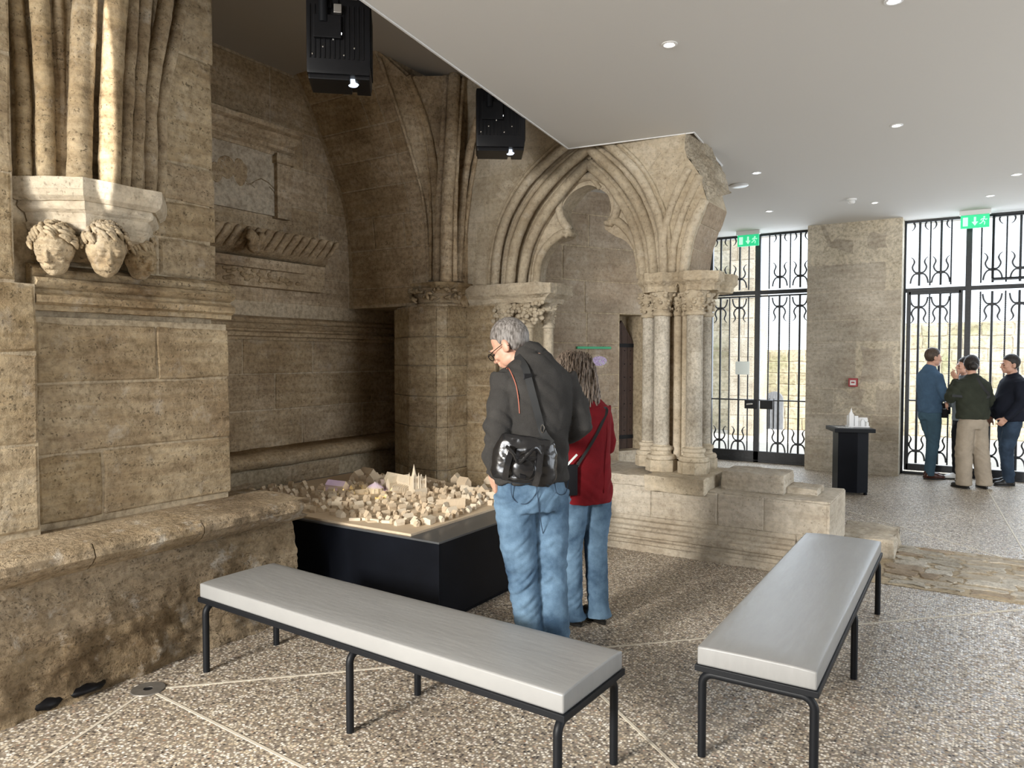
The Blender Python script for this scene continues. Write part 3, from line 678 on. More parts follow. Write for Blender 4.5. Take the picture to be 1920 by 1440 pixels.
# voussoirs round the left haunch, wall courses left of them
ring = offs(A[:39], -.10); RL = [0]
for i in range(1, len(ring)): RL.append(RL[-1] + (ring[i] - ring[i - 1]).length)
def SR(a, b, h):     # a along ring, b outward
    i = 0
    while i < len(ring) - 2 and RL[i + 1] < a: i += 1
    t = (a - RL[i]) / (RL[i + 1] - RL[i]); p = ring[i].lerp(ring[i + 1], t); d = (ring[i + 1] - ring[i]).normalized(); return (p.x - d.y * b, YF - h, p.y + d.x * b)
a = 0
while a < RL[-1] - .1:
    w = random.uniform(.13, .2); stone(SR, a, min(a + w, RL[-1]), 0, .13, arc, M['stone_arch'], proud=.003, gap=.003, ch=.003, jit=.002, name='voussoir'); a += w
def ringx(z):
    best = min(ring, key=lambda p: abs(p.y - z)); return best.x - .15
zs = [ZS, 2.5, 2.72, 2.93, 3.15, 3.36, 3.6, 3.85, 4.1, 4.34]
for i in range(9):
    x1 = min(ringx(zs[i]), ringx(zs[i + 1])) if zs[i] < max(p.y for p in ring) else -3.1
    xs = [-4.34] + ([] if x1 + 4.34 < .5 else [-4.34 + (x1 + 4.34) * random.uniform(.4, .6)]) + [x1]
    for k in range(len(xs) - 1): stone(SY(YF), xs[k], xs[k + 1], zs[i], zs[i + 1], arc, M['stone_arch'], proud=.003, gap=.003, ch=.003, jit=.003)
# spandrel between the arches
for poly in (z5([(1190, 390), (1218, 352), (1298, 398), (1250, 468)], YF), z5([(1232, 346), (1395, 325), (1395, 382), (1310, 390)], YF), z5([(1318, 405), (1395, 395), (1405, 430), (1330, 510), (1262, 480)], YF), z5([(1265, 500), (1325, 520), (1300, 640)], YF)):
    pp = [(p.x, p.z) for p in poly]; cx = sum(p[0] for p in pp) / len(pp); cz = sum(p[1] for p in pp) / len(pp)
    pp = [(cx + (x - cx) * .95, cz + (z - cz) * .95) for x, z in pp]
    build('stone', MB().prism(pp, lambda a, b, t: (a, t, b), YF - .004, YF + .02), M['stone_arch'], arc)
# ---------------- columns
def capital(mb, c, r, z0, z1, seed, leaf=True, R=None):
    R = R or r * 1.75; random.seed(seed); h = z1 - z0
    mb.lathe([(r * 1.0, 0), (r * 1.22, .0), (r * 1.28, .015), (r * 1.2, .03), (r * 1.05, .035), (r * 1.12, h * .35), (r * 1.3, h * .62), (R * .92, h * .85), (R, h)], (c[0], c[1], z0), 20)
    if leaf:
        for lv, (zz, rr, s) in enumerate(((.30, 1.12, .8), (.55, 1.25, .95), (.82, 1.5, 1.05))):
            for k in range(7):
                a = 2 * math.pi * (k + .5 * (lv % 2)) / 7 + random.uniform(-.1, .1); q = r * rr
                for _ in range(3):
                    mb.ell((c[0] + math.cos(a) * q + random.uniform(-.4, .4) * r * .5, c[1] + math.sin(a) * q + random.uniform(-.4, .4) * r * .5, z0 + h * zz + random.uniform(-.02, .02)), (r * .30 * s, r * .30 * s, r * .22 * s), 7, 5)
def abacus_poly(c, R, n=8): return [(c[0] + R * math.cos(math.pi / n + 2 * math.pi * k / n), c[1] + R * math.sin(math.pi / n + 2 * math.pi * k / n)) for k in range(n)]
def column(root, c, r, zb, zc, zt, seed, mat='stone_grey', shaft_only=False):
    if not shaft_only:
        mb = MB(); R = r * 1.95
        mb.prism(abacus_poly(c, R), lambda a, b, t: (a, b, t), zb, zb + .095)
        mb.lathe([(r * 1.72, 0), (r * 1.84, .010), (r * 1.84, .028), (r * 1.70, .042), (r * 1.36, .046), (r * 1.26, .06), (r * 1.26, .078), (r * 1.40, .084), (r * 1.45, .098), (r * 1.38, .112), (r * 1.08, .118), (r * 1.02, .13)], (c[0], c[1], zb + .095), 24)
        o = build('column_base', mb, M['stone_arch'], root, smooth=True); rough(o, .0018, 14, seed)
    o = build('shaft', MB().lathe([(r * 1.0, 0)] + [(r * (1 - .02 * k / 8), (zc - zb - .1) * (k + 1) / 9) for k in range(9)], (c[0], c[1], zb + .1), 24), M[mat], root, smooth=True)
    mb = MB(); capital(mb, c, r, zc, zt, seed)
    o = build('capital', mb, M['stone_arch'], root, smooth='all'); rough(o, .008, 22, seed)
cc = thing('clustered_column', 'cluster of grey limestone columns with leafy capitals under the broken arch', 'column', (-2.15, 6.1, .63))
cols = [((-2.275, 5.98), .068), ((-1.99, 5.985), .068), ((ony(1217, 700, 6.2).x, 6.2), .060), ((ony(1320, 700, 6.25).x, 6.25), .062)]
for i, (c, r) in enumerate(cols): column(cc, c, r, .63, 1.95, 2.17, 30 + i, 'stone_grey')
for c, r in (((-2.16, 6.05), .034), ((-2.10, 6.06), .026)): column(cc, c, r, .63, 1.95, 2.17, 40, 'stone_arch', True)
build('core', MB().box(-2.33, 6.07, .63, -2.03, 6.4, 2.2), M['stone_dim'], cc)
def abacus(mb, polys, z0, z1):
    for P in polys:
        c = (sum(p[0] for p in P) / len(P), sum(p[1] for p in P) / len(P))
        lv = [(.80, z0), (.84, z0 + .045), (.90, z0 + .06), (.97, z0 + .075), (1.0, z0 + .085), (1.0, z1)]
        n = len(P); vs = [(c[0] + (p[0] - c[0]) * s, c[1] + (p[1] - c[1]) * s, z) for s, z in lv for p in P]
        fs = [(i * n + k, i * n + (k + 1) % n, (i + 1) * n + (k + 1) % n, (i + 1) * n + k) for i in range(len(lv) - 1) for k in range(n)]
        mb.add(vs, fs + [tuple(range(n))[::-1], tuple(range((len(lv) - 1) * n, len(lv) * n))])
mb = MB(); abacus(mb, [abacus_poly((-2.29, 6.0), .205), abacus_poly((-1.96, 6.0), .20), abacus_poly((-2.42, 6.28), .17), abacus_poly((-1.93, 6.32), .20), [(-2.45, 5.95), (-1.85, 5.95), (-1.82, 6.45), (-2.5, 6.45)]], 2.15, 2.305)
o = build('abacus', mb, M['stone_arch'], cc, smooth=False); rough(o, .012, 8, 3, 3, amp2=.003)
# left respond of the arch
rs = thing('respond_column', 'engaged responds with leafy capitals at the left foot of the tracery arch', 'column', (-3.7, 6.1, 0))
mb = MB().box(-4.37, 5.96, 0, -3.98, 6.5, 2.12); mb.box(-3.98, 6.06, 0, -3.75, 6.5, 2.12); build('pier_block', mb, M['mortar'], rs)
for z0, z1 in zip([0, .45, .95, 1.32, 1.72], [.45, .95, 1.32, 1.72, 2.11]):
    stone(SY(5.96), -4.35, -3.98, z0, z1, rs, M['stone_warm'], proud=.003, gap=.003, ch=.005, jit=.003)
for i, (c, r) in enumerate((((-3.90, 6.02), .06), ((-3.66, 6.05), .055), ((-3.53, 6.22), .05))): column(rs, c, r, .60, 1.88, 2.13, 50 + i, 'stone_arch')
mb = MB(); abacus(mb, [[(-4.40, 5.90), (-3.50, 5.90), (-3.38, 6.0), (-3.38, 6.45), (-4.40, 6.45)]], 2.12, 2.305)
o = build('abacus', mb, M['stone_arch'], rs); rough(o, .010, 8, 5, 4, amp2=.003)
mb = MB(); random.seed(3)
for k in range(90): mb.ell((random.uniform(-4.0, -3.45), 5.955 + random.uniform(0, .05), random.uniform(1.93, 2.12)), (.028, .02, .022), 7, 5)
o = build('carved_leaves', mb, M['stone_arch'], rs, smooth='all', kind='stuff')
# foliage capital of the engaged pier
fc = thing('foliage_capital', 'half-round capital carved with curling leaves below the vault ribs', 'capital', (-4.52, 5.7, 2.1))
mb = MB().lathe([(.20, 0), (.235, .01), (.24, .03), (.215, .045), (.225, .10), (.25, .17), (.26, .18)], (-4.54, 5.79, 2.09), 28); build('bell', mb, M['stone_warm'], fc, smooth=True)
mb = MB(); random.seed(5)
for k in range(34):
    a = -math.pi * random.uniform(.02, .98); zz = random.uniform(2.15, 2.25); R = .245 + (zz - 2.13) * .2
    p0 = Vector((-4.54 + math.cos(a) * R, 5.79 + math.sin(a) * R, zz)); da = random.uniform(-.25, .25)
    pts = [p0 + Vector((0, 0, 0)), Vector((-4.54 + math.cos(a + da * .5) * (R + .03), 5.79 + math.sin(a + da * .5) * (R + .03), zz + .01)), Vector((-4.54 + math.cos(a + da) * R, 5.79 + math.sin(a + da) * R, zz + random.uniform(-.03, .04)))]
    mb.tube(spline(pts, 3), [.010, .014, .016, .018, .016, .012, .008], 6)
build('carved_leaves', mb, M['stone_warm'], fc, smooth='all')
mb = MB(); abacus(mb, [[(-4.86, 5.80), (-4.72, 5.56), (-4.38, 5.53), (-4.24, 5.62), (-4.24, 6.0), (-4.86, 6.1)]], 2.22, 2.325); o = build('abacus', mb, M['stone_warm'], fc); rough(o, .006, 8, 7, 3)
# vault ribs above it
vr = thing('vault_ribs', 'bundle of stone vault ribs rising from the foliage capital to the ceiling', 'ribs', (-4.5, 5.7, 2.32))
def rib(pts, r, seed=0, n=12, parent=vr, mat='stone_dim'):
    pts = spline([Vector(p) for p in pts], 8)
    o = build('rib', MB().tube(resample(pts, 40), r, n), M[mat], parent, smooth='all'); return rough(o, .005, 8, seed)
tp_ = lambda u, v: onz(u, v, 4.36)
for k, (ub, Yb, mids, ut, vt, r) in enumerate(((836, 5.62, [(838, 400, 5.62), (846, 260, 5.66)], 852, 140, .058), (820, 5.66, [(822, 400, 5.66), (830, 260, 5.68)], 836, 142, .032), (852, 5.70, [(852, 400, 5.70), (858, 260, 5.73)], 868, 145, .030))):
    rib([ony(ub, 528, Yb)] + [ony(*m) for m in mids] + [tp_(ut, vt)], r, k)
rib([ony(858, 528, 5.82), ony(862, 440, 5.85), ony(872, 330, 5.9), ony(888, 250, 5.9), ony(912, 178, 5.93)], .04, 7)
rib([ony(866, 528, 5.9), ony(872, 440, 5.92), ony(884, 340, 5.93), ony(902, 262, 5.94), ony(940, 190, 5.94)], .022, 8)
LX = -4.53
lr = [onx(u, v, LX) for u, v in ((819, 400), (816, 330), (808, 275), (796, 225), (780, 180), (764, 142))]
rib(lr, .034, 9)
rib([onx(u - 12, v, LX - .03) for u, v in ((819, 525), (819, 400), (816, 330), (808, 275), (796, 225), (780, 180), (764, 142))], .016, 10)
rib([(-4.61, p.x - .01, p.y) for p in sof[8::6]], .016, 11)
# web between the left ribs
w1 = resample(spline([p + Vector((0, .02, 0)) for p in lr], 6), 14); w2 = resample([ony(826, 400, 5.74), ony(829, 300, 5.74), ony(832, 220, 5.74), ony(836, 142, 5.74)], 14)
mb = MB(); mb.add([q for a, b in zip(w1, w2) for q in (a, b, b + Vector((0, .12, 0)), a + Vector((0, .12, 0)))], [(i * 4 + k, i * 4 + (k + 1) % 4, (i + 1) * 4 + (k + 1) % 4, (i + 1) * 4 + k) for i in range(13) for k in range(4)])
build('web', mb, M['stone_dim'], vr)
# fill strip between soffit arris and ribs
w0 = [Vector((-4.63, p.x, p.y)) for p in sof[6:]]; w0 = resample(w0, 20); w3 = resample(spline([onx(814, 525, LX)] + [onx(u, v, LX) for u, v in ((816, 400), (813, 330), (805, 275), (793, 225), (777, 180), (761, 142))], 6), 20)
mb = MB(); mb.add([q for a, b in zip(w0, w3) for q in (a, b, b + Vector((0, .15, .0)), a + Vector((0, .15, .0)))], [(i * 4 + k, i * 4 + (k + 1) % 4, (i + 1) * 4 + (k + 1) % 4, (i + 1) * 4 + k) for i in range(19) for k in range(4)])
build('web', mb, M['stone_dim'], vr)
# ================================================================ HEAD CORBEL AND RIB CLUSTER (near left)
cb = thing('head_corbel', 'half-octagonal stone corbel carved with three human heads on the left wall', 'corbel', (-3.9, 2.07, 2.0))
def oct_(s, x0=-3.895): return [(x0, 1.66 + (1 - s) * .41), (x0 + .285 * s, 2.07 - .20 * s), (x0 + .285 * s, 2.07 + .20 * s), (x0, 2.07 + .41 * s)]
def octl(levels, mat, name, amp=.004, seed=0, sub=2):
    mb = MB(); vs = []
    for s, z in levels: vs += [(x, y, z) for x, y in oct_(s)]
    m = len(levels); fs = [(i * 4 + k, i * 4 + (k + 1) % 4, (i + 1) * 4 + (k + 1) % 4, (i + 1) * 4 + k) for i in range(m - 1) for k in range(4)]
    mb.add(vs, fs + [(0, 1, 2, 3), tuple((m - 1) * 4 + k for k in (3, 2, 1, 0))]); o = build(name, mb, mat, cb); return rough(o, amp, 9, seed, sub)
octl([(.90, 2.355), (.97, 2.375), (.98, 2.39), (.99, 2.40), (1.0, 2.405), (1.0, 2.46)], M['stone_arch'], 'abacus', .004, 1, 3)
octl([(.62, 2.19), (.72, 2.20), (.78, 2.225), (.80, 2.25), (.78, 2.26), (.80, 2.30), (.86, 2.315), (.88, 2.33), (.86, 2.36)], M['stone_arch'], 'bell', .006, 2, 3)
octl([(.35, 2.08), (.42, 2.12), (.50, 2.16), (.60, 2.195)], M['stone_warm'], 'corbel_core', .008, 3, 3)
def carved_head(px, py, X, yaw, h, seed, curly=.0):
    c = onx(px, py, X); mb = MB(); Mz = Matrix.Rotation(yaw, 3, 'Z') @ Matrix.Rotation(.25, 3, 'Y')
    def e(p, r): mb.ell(c + Mz @ Vector(p) * h, tuple(q * h for q in r), 24, 16, None)
    # local +x is the face direction
    def el(p, r):
        mb.ell(c + Mz @ (Vector(p) * h), tuple(q * h for q in r), 22, 14, Mz)
    el((0, 0, .08), (.40, .36, .42)); el((.06, 0, -.16), (.30, .27, .32)); el((.16, 0, -.36), (.13, .13, .11))
    el((.39, 0, -.05), (.08, .045, .15)); el((.44, 0, -.13), (.07, .07, .05)); el((.33, .13, .10), (.09, .12, .035)); el((.33, -.13, .10), (.09, .12, .035))
    el((.365, .14, 0.01), (.045, .06, .032)); el((.365, -.14, 0.01), (.045, .06, .032)); el((.34, 0, -.235), (.055, .11, .020)); el((.335, 0, -.285), (.055, .09, .026))
    el((.22, .17, -.12), (.10, .10, .10)); el((.22, -.17, -.12), (.10, .10, .10))
    o = build('carved_head', mb, M['stone_warm'], cb, smooth='all'); 
    rm = o.modifiers.new('r', 'REMESH'); rm.mode = 'VOXEL'; rm.voxel_size = h * .024
    apply_mods(o); rough(o, .0025, 30, seed)
    hb = MB(); random.seed(seed)
    for k in range(110):
        a = random.uniform(0, 2 * math.pi); q = random.uniform(.1, 1.0); 
        rr = .40; th = q * 1.45; d = Vector((math.sin(th) * math.cos(a), math.sin(th) * math.sin(a), math.cos(th)))
        if d.x > .55 and d.z < .62: continue
        if d.z < -.1 and d.x > .2: continue
        p = Vector((d.x * .42, d.y * .41, .10 + d.z * .44)); tv = Vector((-d.y, d.x, -.5)).normalized() * .12
        pts = [c + Mz @ ((p - tv) * h), c + Mz @ ((p * 1.07) * h), c + Mz @ ((p + tv + Vector((0, 0, -.05))) * h)]
        hb.tube(spline(pts, 3), [.004, .008, .011, .012, .011, .008, .004], 6)
    build('carved_hair', hb, M['stone_warm'], cb, smooth='all')
def apply_mods(o):
    dg = bpy.context.evaluated_depsgraph_get(); ev = o.evaluated_get(dg); me = bpy.data.meshes.new_from_object(ev)
    mats = [m for m in o.data.materials]; o.modifiers.clear(); old = o.data; o.data = me; me.materials.clear()
    for m in mats: me.materials.append(m)
    me.polygons.foreach_set('use_smooth', [True] * len(me.polygons)); return o
carved_head(103, 472, -3.76, -.80, .235, 1); carved_head(198, 474, -3.66, -.32, .25, 2); carved_head(262, 488, -3.80, .15, .215, 3)
rc = thing('rib_cluster', 'fan of vertical stone ribs springing from the head corbel up to the ceiling', 'ribs', (-3.8, 2.07, 2.46))
for k, (ub, Xb, um, ut, r, ex) in enumerate(((48, -3.86, 44, 30, .035, .0), (88, -3.80, 84, 74, .042, .02), (116, -3.80, 116, 108, .026, .02), (148, -3.71, 152, 160, .056, .05), (205, -3.675, 208, 218, .052, .07), (232, -3.74, 240, 250, .03, .05), (252, -3.76, 260, 272, .036, .05), (278, -3.80, 282, 312, .040, .04), (298, -3.86, 306, 345, .032, .02))):
    vb = 338 + max(0, (ub - 160) * .27)
    b0 = onx(ub, vb, Xb); b0.z = 2.45; m1 = onx(um, 180, Xb + ex * .4); t1_ = onx(ut, 0, Xb + ex); d = t1_ - m1
    pts = [b0, onx(um * .6 + ub * .4, 260, Xb + ex * .15), m1, t1_, t1_ + d * .75, t1_ + d * 1.6]
    pts = [p for p in pts if p.z < 4.36]
    rib(pts, r, 60 + k, 14, rc, 'stone_warm')
build('rib_core', MB().prism([(-3.9, 1.70), (-3.78, 1.84), (-3.74, 2.0), (-3.74, 2.2), (-3.80, 2.32), (-3.9, 2.44)], lambda a, b, t: (a, b, t), 2.45, 4.355), M['stone_warm'], rc)
# ================================================================ WALL MONUMENT
mo = thing('wall_monument', 'worn stone wall tablet above a gadrooned shelf in the shaded recess', 'monument', (-5.7, 4.4, 2.35))
mb = MB(); cpf = [(0, 0), (.03, 0), (.035, .03), (.06, .05), (.065, .08), (.10, .10), (.12, .13), (.125, .16), (.16, .18), (.165, .215), (0, .24)]
yA, yB_ = 3.3, onx(548, 290, -5.62).y; zc_ = onx(540, 290, -5.6).z
sweep(mb, cpf, lambda p, q, a: (-5.70 + p * 1.4, a, zc_ - .02 + q), yA, yB_ + .02, 40); o = build('cornice', mb, M['stone_dim'], mo); rough(o, .012, 9, 1)
yp0, yp1 = onx(515, 350, -5.66).y, onx(541, 350, -5.66).y; zp0 = onx(530, 412, -5.66).z
build('pilaster', MB().box(-5.70, yp0, zp0, -5.62, yp1, zc_, .006), M['stone_dim'], mo); 
build('pilaster_cap', MB().box(-5.70, yp0 - .02, zc_ - .10, -5.60, yp1 + .03, zc_ - .03, .008), M['stone_dim'], mo)
o = build('plaster_panel', MB().box(-5.72, 3.3, zp0 + .02, -5.665, yp0 + .01, zc_ - .02), M['plaster'], mo); 
mb = MB()
for (u, v, ry, rz) in ((425, 312, .16, .10), (450, 322, .12, .12), (405, 322, .1, .08)):
    p = onx(u, v, -5.66); mb.ell((-5.664, p.y, p.z), (.006, ry * .6, rz), 18, 10)
o = build('plaster_scar', mb, M['stone_dim'], mo, smooth='all'); rough(o, .02, 10, 3)
mb = MB()
for (u, v, u2, v2) in ((440, 330, 470, 345), (470, 345, 490, 335), (490, 335, 515, 355), (505, 350, 518, 372), (478, 352, 462, 344)):
    p, q = onx(u, v, -5.664), onx(u2, v2, -5.664); mb.tube([p, (p + q) / 2 + Vector((0, .01, .012)), q], .006, 5)
build('plaster_crack', mb, M['stone_ledge'], mo)
# gadrooned shelf
zs1 = onx(480, 425, -5.35).z; zs0 = onx(600, 488, -5.35).z; ye = onx(640, 462, -5.45).y
mb = MB(); gp = [(0, zs0 - .02), (.12, zs0), (.20, zs0 + .05), (.29, zs0 + .14), (.32, zs1 - .03), (.33, zs1), (0, zs1 + .01)]
sweep(mb, gp, lambda p, q, a: (-5.70 + p * (1 - max(0, (a - (ye - .22)) / .22) ** 2 * .75), a, q), 3.2, ye, 50); o = build('shelf', mb, M['stone_dim'], mo, smooth=True); rough(o, .008, 8, 2)
mb = MB(); y = 3.3; k = 0
while y < ye - .12:
    e = 1 - max(0, (y - (ye - .22)) / .22) ** 2 * .6
    pts = [(-5.70 + .10 * e, y, zs0 + .02), (-5.70 + .24 * e, y + .01, zs0 + .075), (-5.70 + .325 * e, y + .03, zs0 + .17), (-5.70 + .335 * e, y + .05, zs1 - .03)]
    mb.tube(spline(pts, 4), [.012] * 3 + [.022] * 5 + [.028] * 4 + [.024], 8); y += .105; k += 1
build('gadroons', mb, M['stone_dim'], mo, smooth='all')
p = onx(478, 455, -5.34); mb = MB().ell(p, (.05, .075, .09), 18, 12); mb.ell(p + Vector((.02, .05, .04)), (.04, .05, .06), 14, 10); mb.ell(p + Vector((.01, -.05, .05)), (.04, .05, .05), 14, 10)
o = build('carved_mask', mb, M['stone_dim'], mo, smooth='all'); rough(o, .02, 16, 4)
zf = onx(560, 545, -5.6).z; yf_ = onx(612, 520, -5.58).y
o = build('frieze_block', MB().box(-5.72, 3.2, zf, -5.60, yf_, zs0 - .02, .008), M['stone_dim'], mo)
build('frieze_step', MB().box(-5.70, 3.2, zs0 - .12, -5.55, yf_ - .28, zs0 - .03, .008), M['stone_dim'], mo)
mb = MB(); random.seed(9)
for k in range(60): mb.ell((-5.598, random.uniform(3.9, yf_ - .35), random.uniform(zf + .05, zs0 - .13)), (.014, .035, .02), 7, 5)
build('carved_leaves', mb, M['stone_dim'], mo, smooth='all', kind='stuff')
# ================================================================ IRON GATES
GY = 11.40
def gate(label, x0, x1, frames, bars, group_rails, zr_mid, ztop=3.47, lock=None, bars_lo=.10):
    g = thing('iron_gate', label, 'gate', ((x0 + x1) / 2, GY, 0))
    ir = M['iron']
    for (a, b, c, d) in frames:   # x0,z0,x1,z1 solid members
        build('frame', MB().box(a, GY - .03, b, c, GY + .03, d, .004), ir, g)
    for (a, z, b, h) in group_rails: build('rail', MB().box(a, GY - .022, z - h, b, GY + .022, z + h, .003), ir, g)
    plain = MB().tube([(0, 0, 0), (0, 0, 1)], .0155, 8).mesh('bar', ir, True)
    tw = MB(); n = 240; vs = []
    for i in range(n + 1):
        a = i * .55; s = .0085
        for k in range(4): vs.append((s * 1.3 * math.cos(a + k * math.pi / 2), s * 1.3 * math.sin(a + k * math.pi / 2), i / n))
    tw.add(vs, [(i * 4 + k, i * 4 + (k + 1) % 4, (i + 1) * 4 + (k + 1) % 4, (i + 1) * 4 + k) for i in range(n) for k in range(4)])
    twm = tw.mesh('twisted_bar', ir)
    sm = MB()
    for s in (-1, 1):
        sm.tube(spline([(s * .012, 0, 0), (s * .045, 0, .02), (s * .062, 0, .065), (s * .045, 0, .115), (s * .055, 0, .150), (s * .075, 0, .168)], 4), [.0085] * 14 + [.007, .006, .005, .005, .004, .004, .003], 6)
        sm.tube(spline([(s * .012, 0, 0), (s * .045, 0, -.012), (s * .068, 0, -.05), (s * .078, 0, -.105)], 4), .0085, 6)
    sm.box(-.032, -.02, -.014, .032, .02, .014, .004)
    sm.v = [(x * 1.35, y * 1.3, z * 1.3) for x, y, z in sm.v]; scm = sm.mesh('scroll', ir, True)
    for (x, kind, segs) in bars:
        for (z0, z1) in segs:
            o = put('bar' if kind == 'p' else 'twisted_bar', plain if kind == 'p' else twm, g)
            o.location = Vector((x, GY, z0)) - g.location; o.scale = (1, 1, z1 - z0)
            if kind == 'p':
                for (zz, flip) in ((z0 + .17, 1), (z1 - .17 if z1 < 3 else z1 + .10, -1)):
                    s = put('scroll', scm, g); s.location = Vector((x, GY, zz)) - g.location; s.scale = (1, 1, flip)
    if lock:
        lx, lz = lock
        lk = build('lock', MB().box(lx - .17, GY - .06, lz - .075, lx + .01, GY - .02, lz + .06, .01), M['black_metal'], g); build('lock', MB().box(lx + .06, GY - .06, lz - .075, lx + .25, GY - .02, lz + .06, .01), M['black_metal'], g)
        build('door_handle', MB().tube([(lx - .05, GY - .09, lz), (lx - .13, GY - .09, lz - .01)], .012, 8).tube([(lx - .05, GY - .05, lz), (lx - .05, GY - .095, lz)], .01, 8), M['metal_light'], g)
    return g
gx = lambda u, v=700: ony(u, v, GY).x
gz = lambda u, v: ony(u, v, GY).z
xL, xR = gx(1333), gx(1516); xm = gx(1419.5)
zm = gz(1420, 549); zl = gz(1420, 750)
hi, lo = (zm + .05, 3.44), (.14, zm - .05)
bars1 = [(gx(1350), 'p', [lo, hi]), (gx(1367), 't', [lo, hi]), (gx(1385), 'p', [lo, hi]), (gx(1402), 't', [lo, hi]), (gx(1440), 't', [lo, hi]), (gx(1460), 'p', [lo, hi]), (gx(1479), 't', [lo, hi]), (gx(1498), 'p', [lo, hi])]
gate('black double iron gate nearest the clustered column, white notice on its bars', xL - .05, xR, [(xL - .05, 0, xL + .025, 3.47), (xR - .03, 0, xR + .01, 3.47), (xm - .04, .0, xm + .04, 3.47), (xL, .03, xR, .17), (xL, -.0, xR, .03)],
     bars1, [(xL, zm, xR, .03), (xL, zl, xR, .010), (xL, zm - .055, xm, .012), (xm, zm - .055, xR, .012), (xL, 3.445, xR, .02)], zm, lock=(xm, gz(1420, 757)))
X0 = gx(1691); X1 = 2.28
zm2 = gz(1800, 541); zl2 = gz(1760, 752); wz = gz(1750, 546)
hi2, lo2, lw_ = (zm2 + .06, 3.44), (.14, zm2 - .05), (.15, wz - .04)
b2 = []
for u, k in ((1720, 'p'), (1740, 't'), (1760, 'p'), (1779, 't')): b2.append((gx(u), k, [lw_, hi2]))
for u, k in ((1835, 't'), (1857, 'p'), (1882, 't'), (1908, 'p')): b2.append((gx(u), k, [lo2, hi2]))
sp_ = (gx(1908) - gx(1857)) / 2
x = gx(1908) + sp_; k = 0
while x < X1 - .1:
    b2.append((x, 'tp'[k % 2], [lo2, hi2])); x += sp_; k += 1
xm2 = gx(1812); xw0, xw1 = gx(1701), gx(1799)
gate('wide black iron gate with a wicket door, people standing before it', X0, X1, [(X0 - .02, 0, X0 + .03, 3.47), (X1 - .02, 0, X1 + .02, 3.47), (xm2 - .035, 0, xm2 + .035, 3.47), (xw0 - .02, .05, xw0 + .03, wz), (xw1 - .03, .05, xw1 + .02, wz), (xw0, wz - .04, xw1, wz), (xw0, .05, xw1, .14), (xm2, .03, X1, .13), (X0, 0, X1, .03)],
     b2, [(X0, zm2, X1, .028), (xw0, zl2, xw1, .010), (xm2, zl2, X1, .010), (X0, 3.445, X1, .02), (gx(1856), gz(1860, 524), gx(1856) + .9, .014)], zm2, lock=(xw1 - .1, gz(1790, 766)))
cs = thing('casement_frame', 'thin dark casement frame hanging open in the upper part of the wide gate', 'window frame', (gx(1856), GY - .1, zm2 + .1))
zz0, zz1 = gz(1856, 524), 3.42
for b in ((gx(1856) - .012, zz0, gx(1856) + .012, zz1), (gx(1856), zz0 - .012, gx(1856) + .9, zz0 + .012), (gx(1856) + .88, zz0, gx(1856) + .9, zz1), (gx(1856), zz1 - .02, gx(1856) + .9, zz1)):
    build('frame_bar', MB().box(b[0], GY - .12, b[1], b[2], GY - .10, b[3]), M['black_metal'], cs)
p = ony(1392, 690, GY - .03)
o = build('notice', MB().box(p.x - .105, GY - .035, p.z - .10, p.x + .105, GY - .03, p.z + .10), M['paper']); o['label'] = 'small white paper notice fixed to the bars of the double gate'; o['category'] = 'notice'; setorigin(o, (p.x, GY - .033, p.z))
# ---- door leaf in the passage wall
dr = bpy.data.objects.new('door_1', None); COL.objects.link(dr); q = P0 + PD * 1.94; dr.location = (q.x, q.y, 0); dr['kind'] = 'structure'; dr['label'] = 'narrow pointed dark oak door standing in the passage wall'
for i in range(4):
    a0, a1 = 1.765 + i * .09, 1.765 + (i + 1) * .09 - .004
    zt0 = lambda a: 1.78 + .26 * (1 - abs((a - 1.945) / .18))
    build('plank', MB().prism([(a0, .50), (a1, .50), (a1, zt0(a1)), (a0, zt0(a0))], lambda a, b, t: SP(a, b, t), -.20, -.24), M['wood_door'], dr)
for z in (.62, 1.72): build('iron_strap', MB().prism([(1.77, z), (2.12, z), (2.12, z + .045), (1.77, z + .045)], lambda a, b, t: SP(a, b, t), -.19, -.205), M['black_metal'], dr)
nb_ = MB()
for i in range(4):
    for k in range(7): nb_.ell(SP(1.81 + i * .09, .72 + k * .16, -.197), (.007, .007, .007), 6, 4)
build('nails', nb_, M['black_metal'], dr, kind='stuff')
build('door_threshold', MB().prism([(1.75, 0), (2.13, 0), (2.13, .5), (1.75, .5)], lambda a, b, t: SP(a, b, t), -.02, -.34), M['stone_pale'], dr)
# ---- green strip and oval panel on the passage wall
def onP(u, v, h=0):
    r = ray(u, v); o_ = P0 + PN * h; t = (o_ - CP).dot(PN) / r.dot(PN); return CP + r * t
gs = MB(); a_, b_ = onP(1080, 652), onP(1143, 653); sa, sb = (a_ - P0).dot(PD), (b_ - P0).dot(PD)
gs.prism([(sa, a_.z - .012), (sb, a_.z - .012), (sb, a_.z + .014), (sa, a_.z + .014)], lambda a, b, t: SP(a, b, t), 0, .03)
o = build('green_strip', gs, M['green_trim']); o['label'] = 'thin green strip fixed on the passage wall above the woman'; o['category'] = 'strip'; setorigin(o, (a_ + b_) / 2)
c_ = onP(1122, 677); s0 = (c_ - P0).dot(PD)
ov = thing('oval_plaque', 'small oval plaque with lilac and white print on the passage wall', 'plaque', tuple(c_))
build('plate', MB().prism([(s0 + .14 * math.copysign(abs(math.cos(k * math.pi / 12)) ** .6, math.cos(k * math.pi / 12)), c_.z + .075 * math.copysign(abs(math.sin(k * math.pi / 12)) ** .6, math.sin(k * math.pi / 12))) for k in range(24)], lambda a, b, t: SP(a, b, t), .004, .014), M['plaster'], ov)
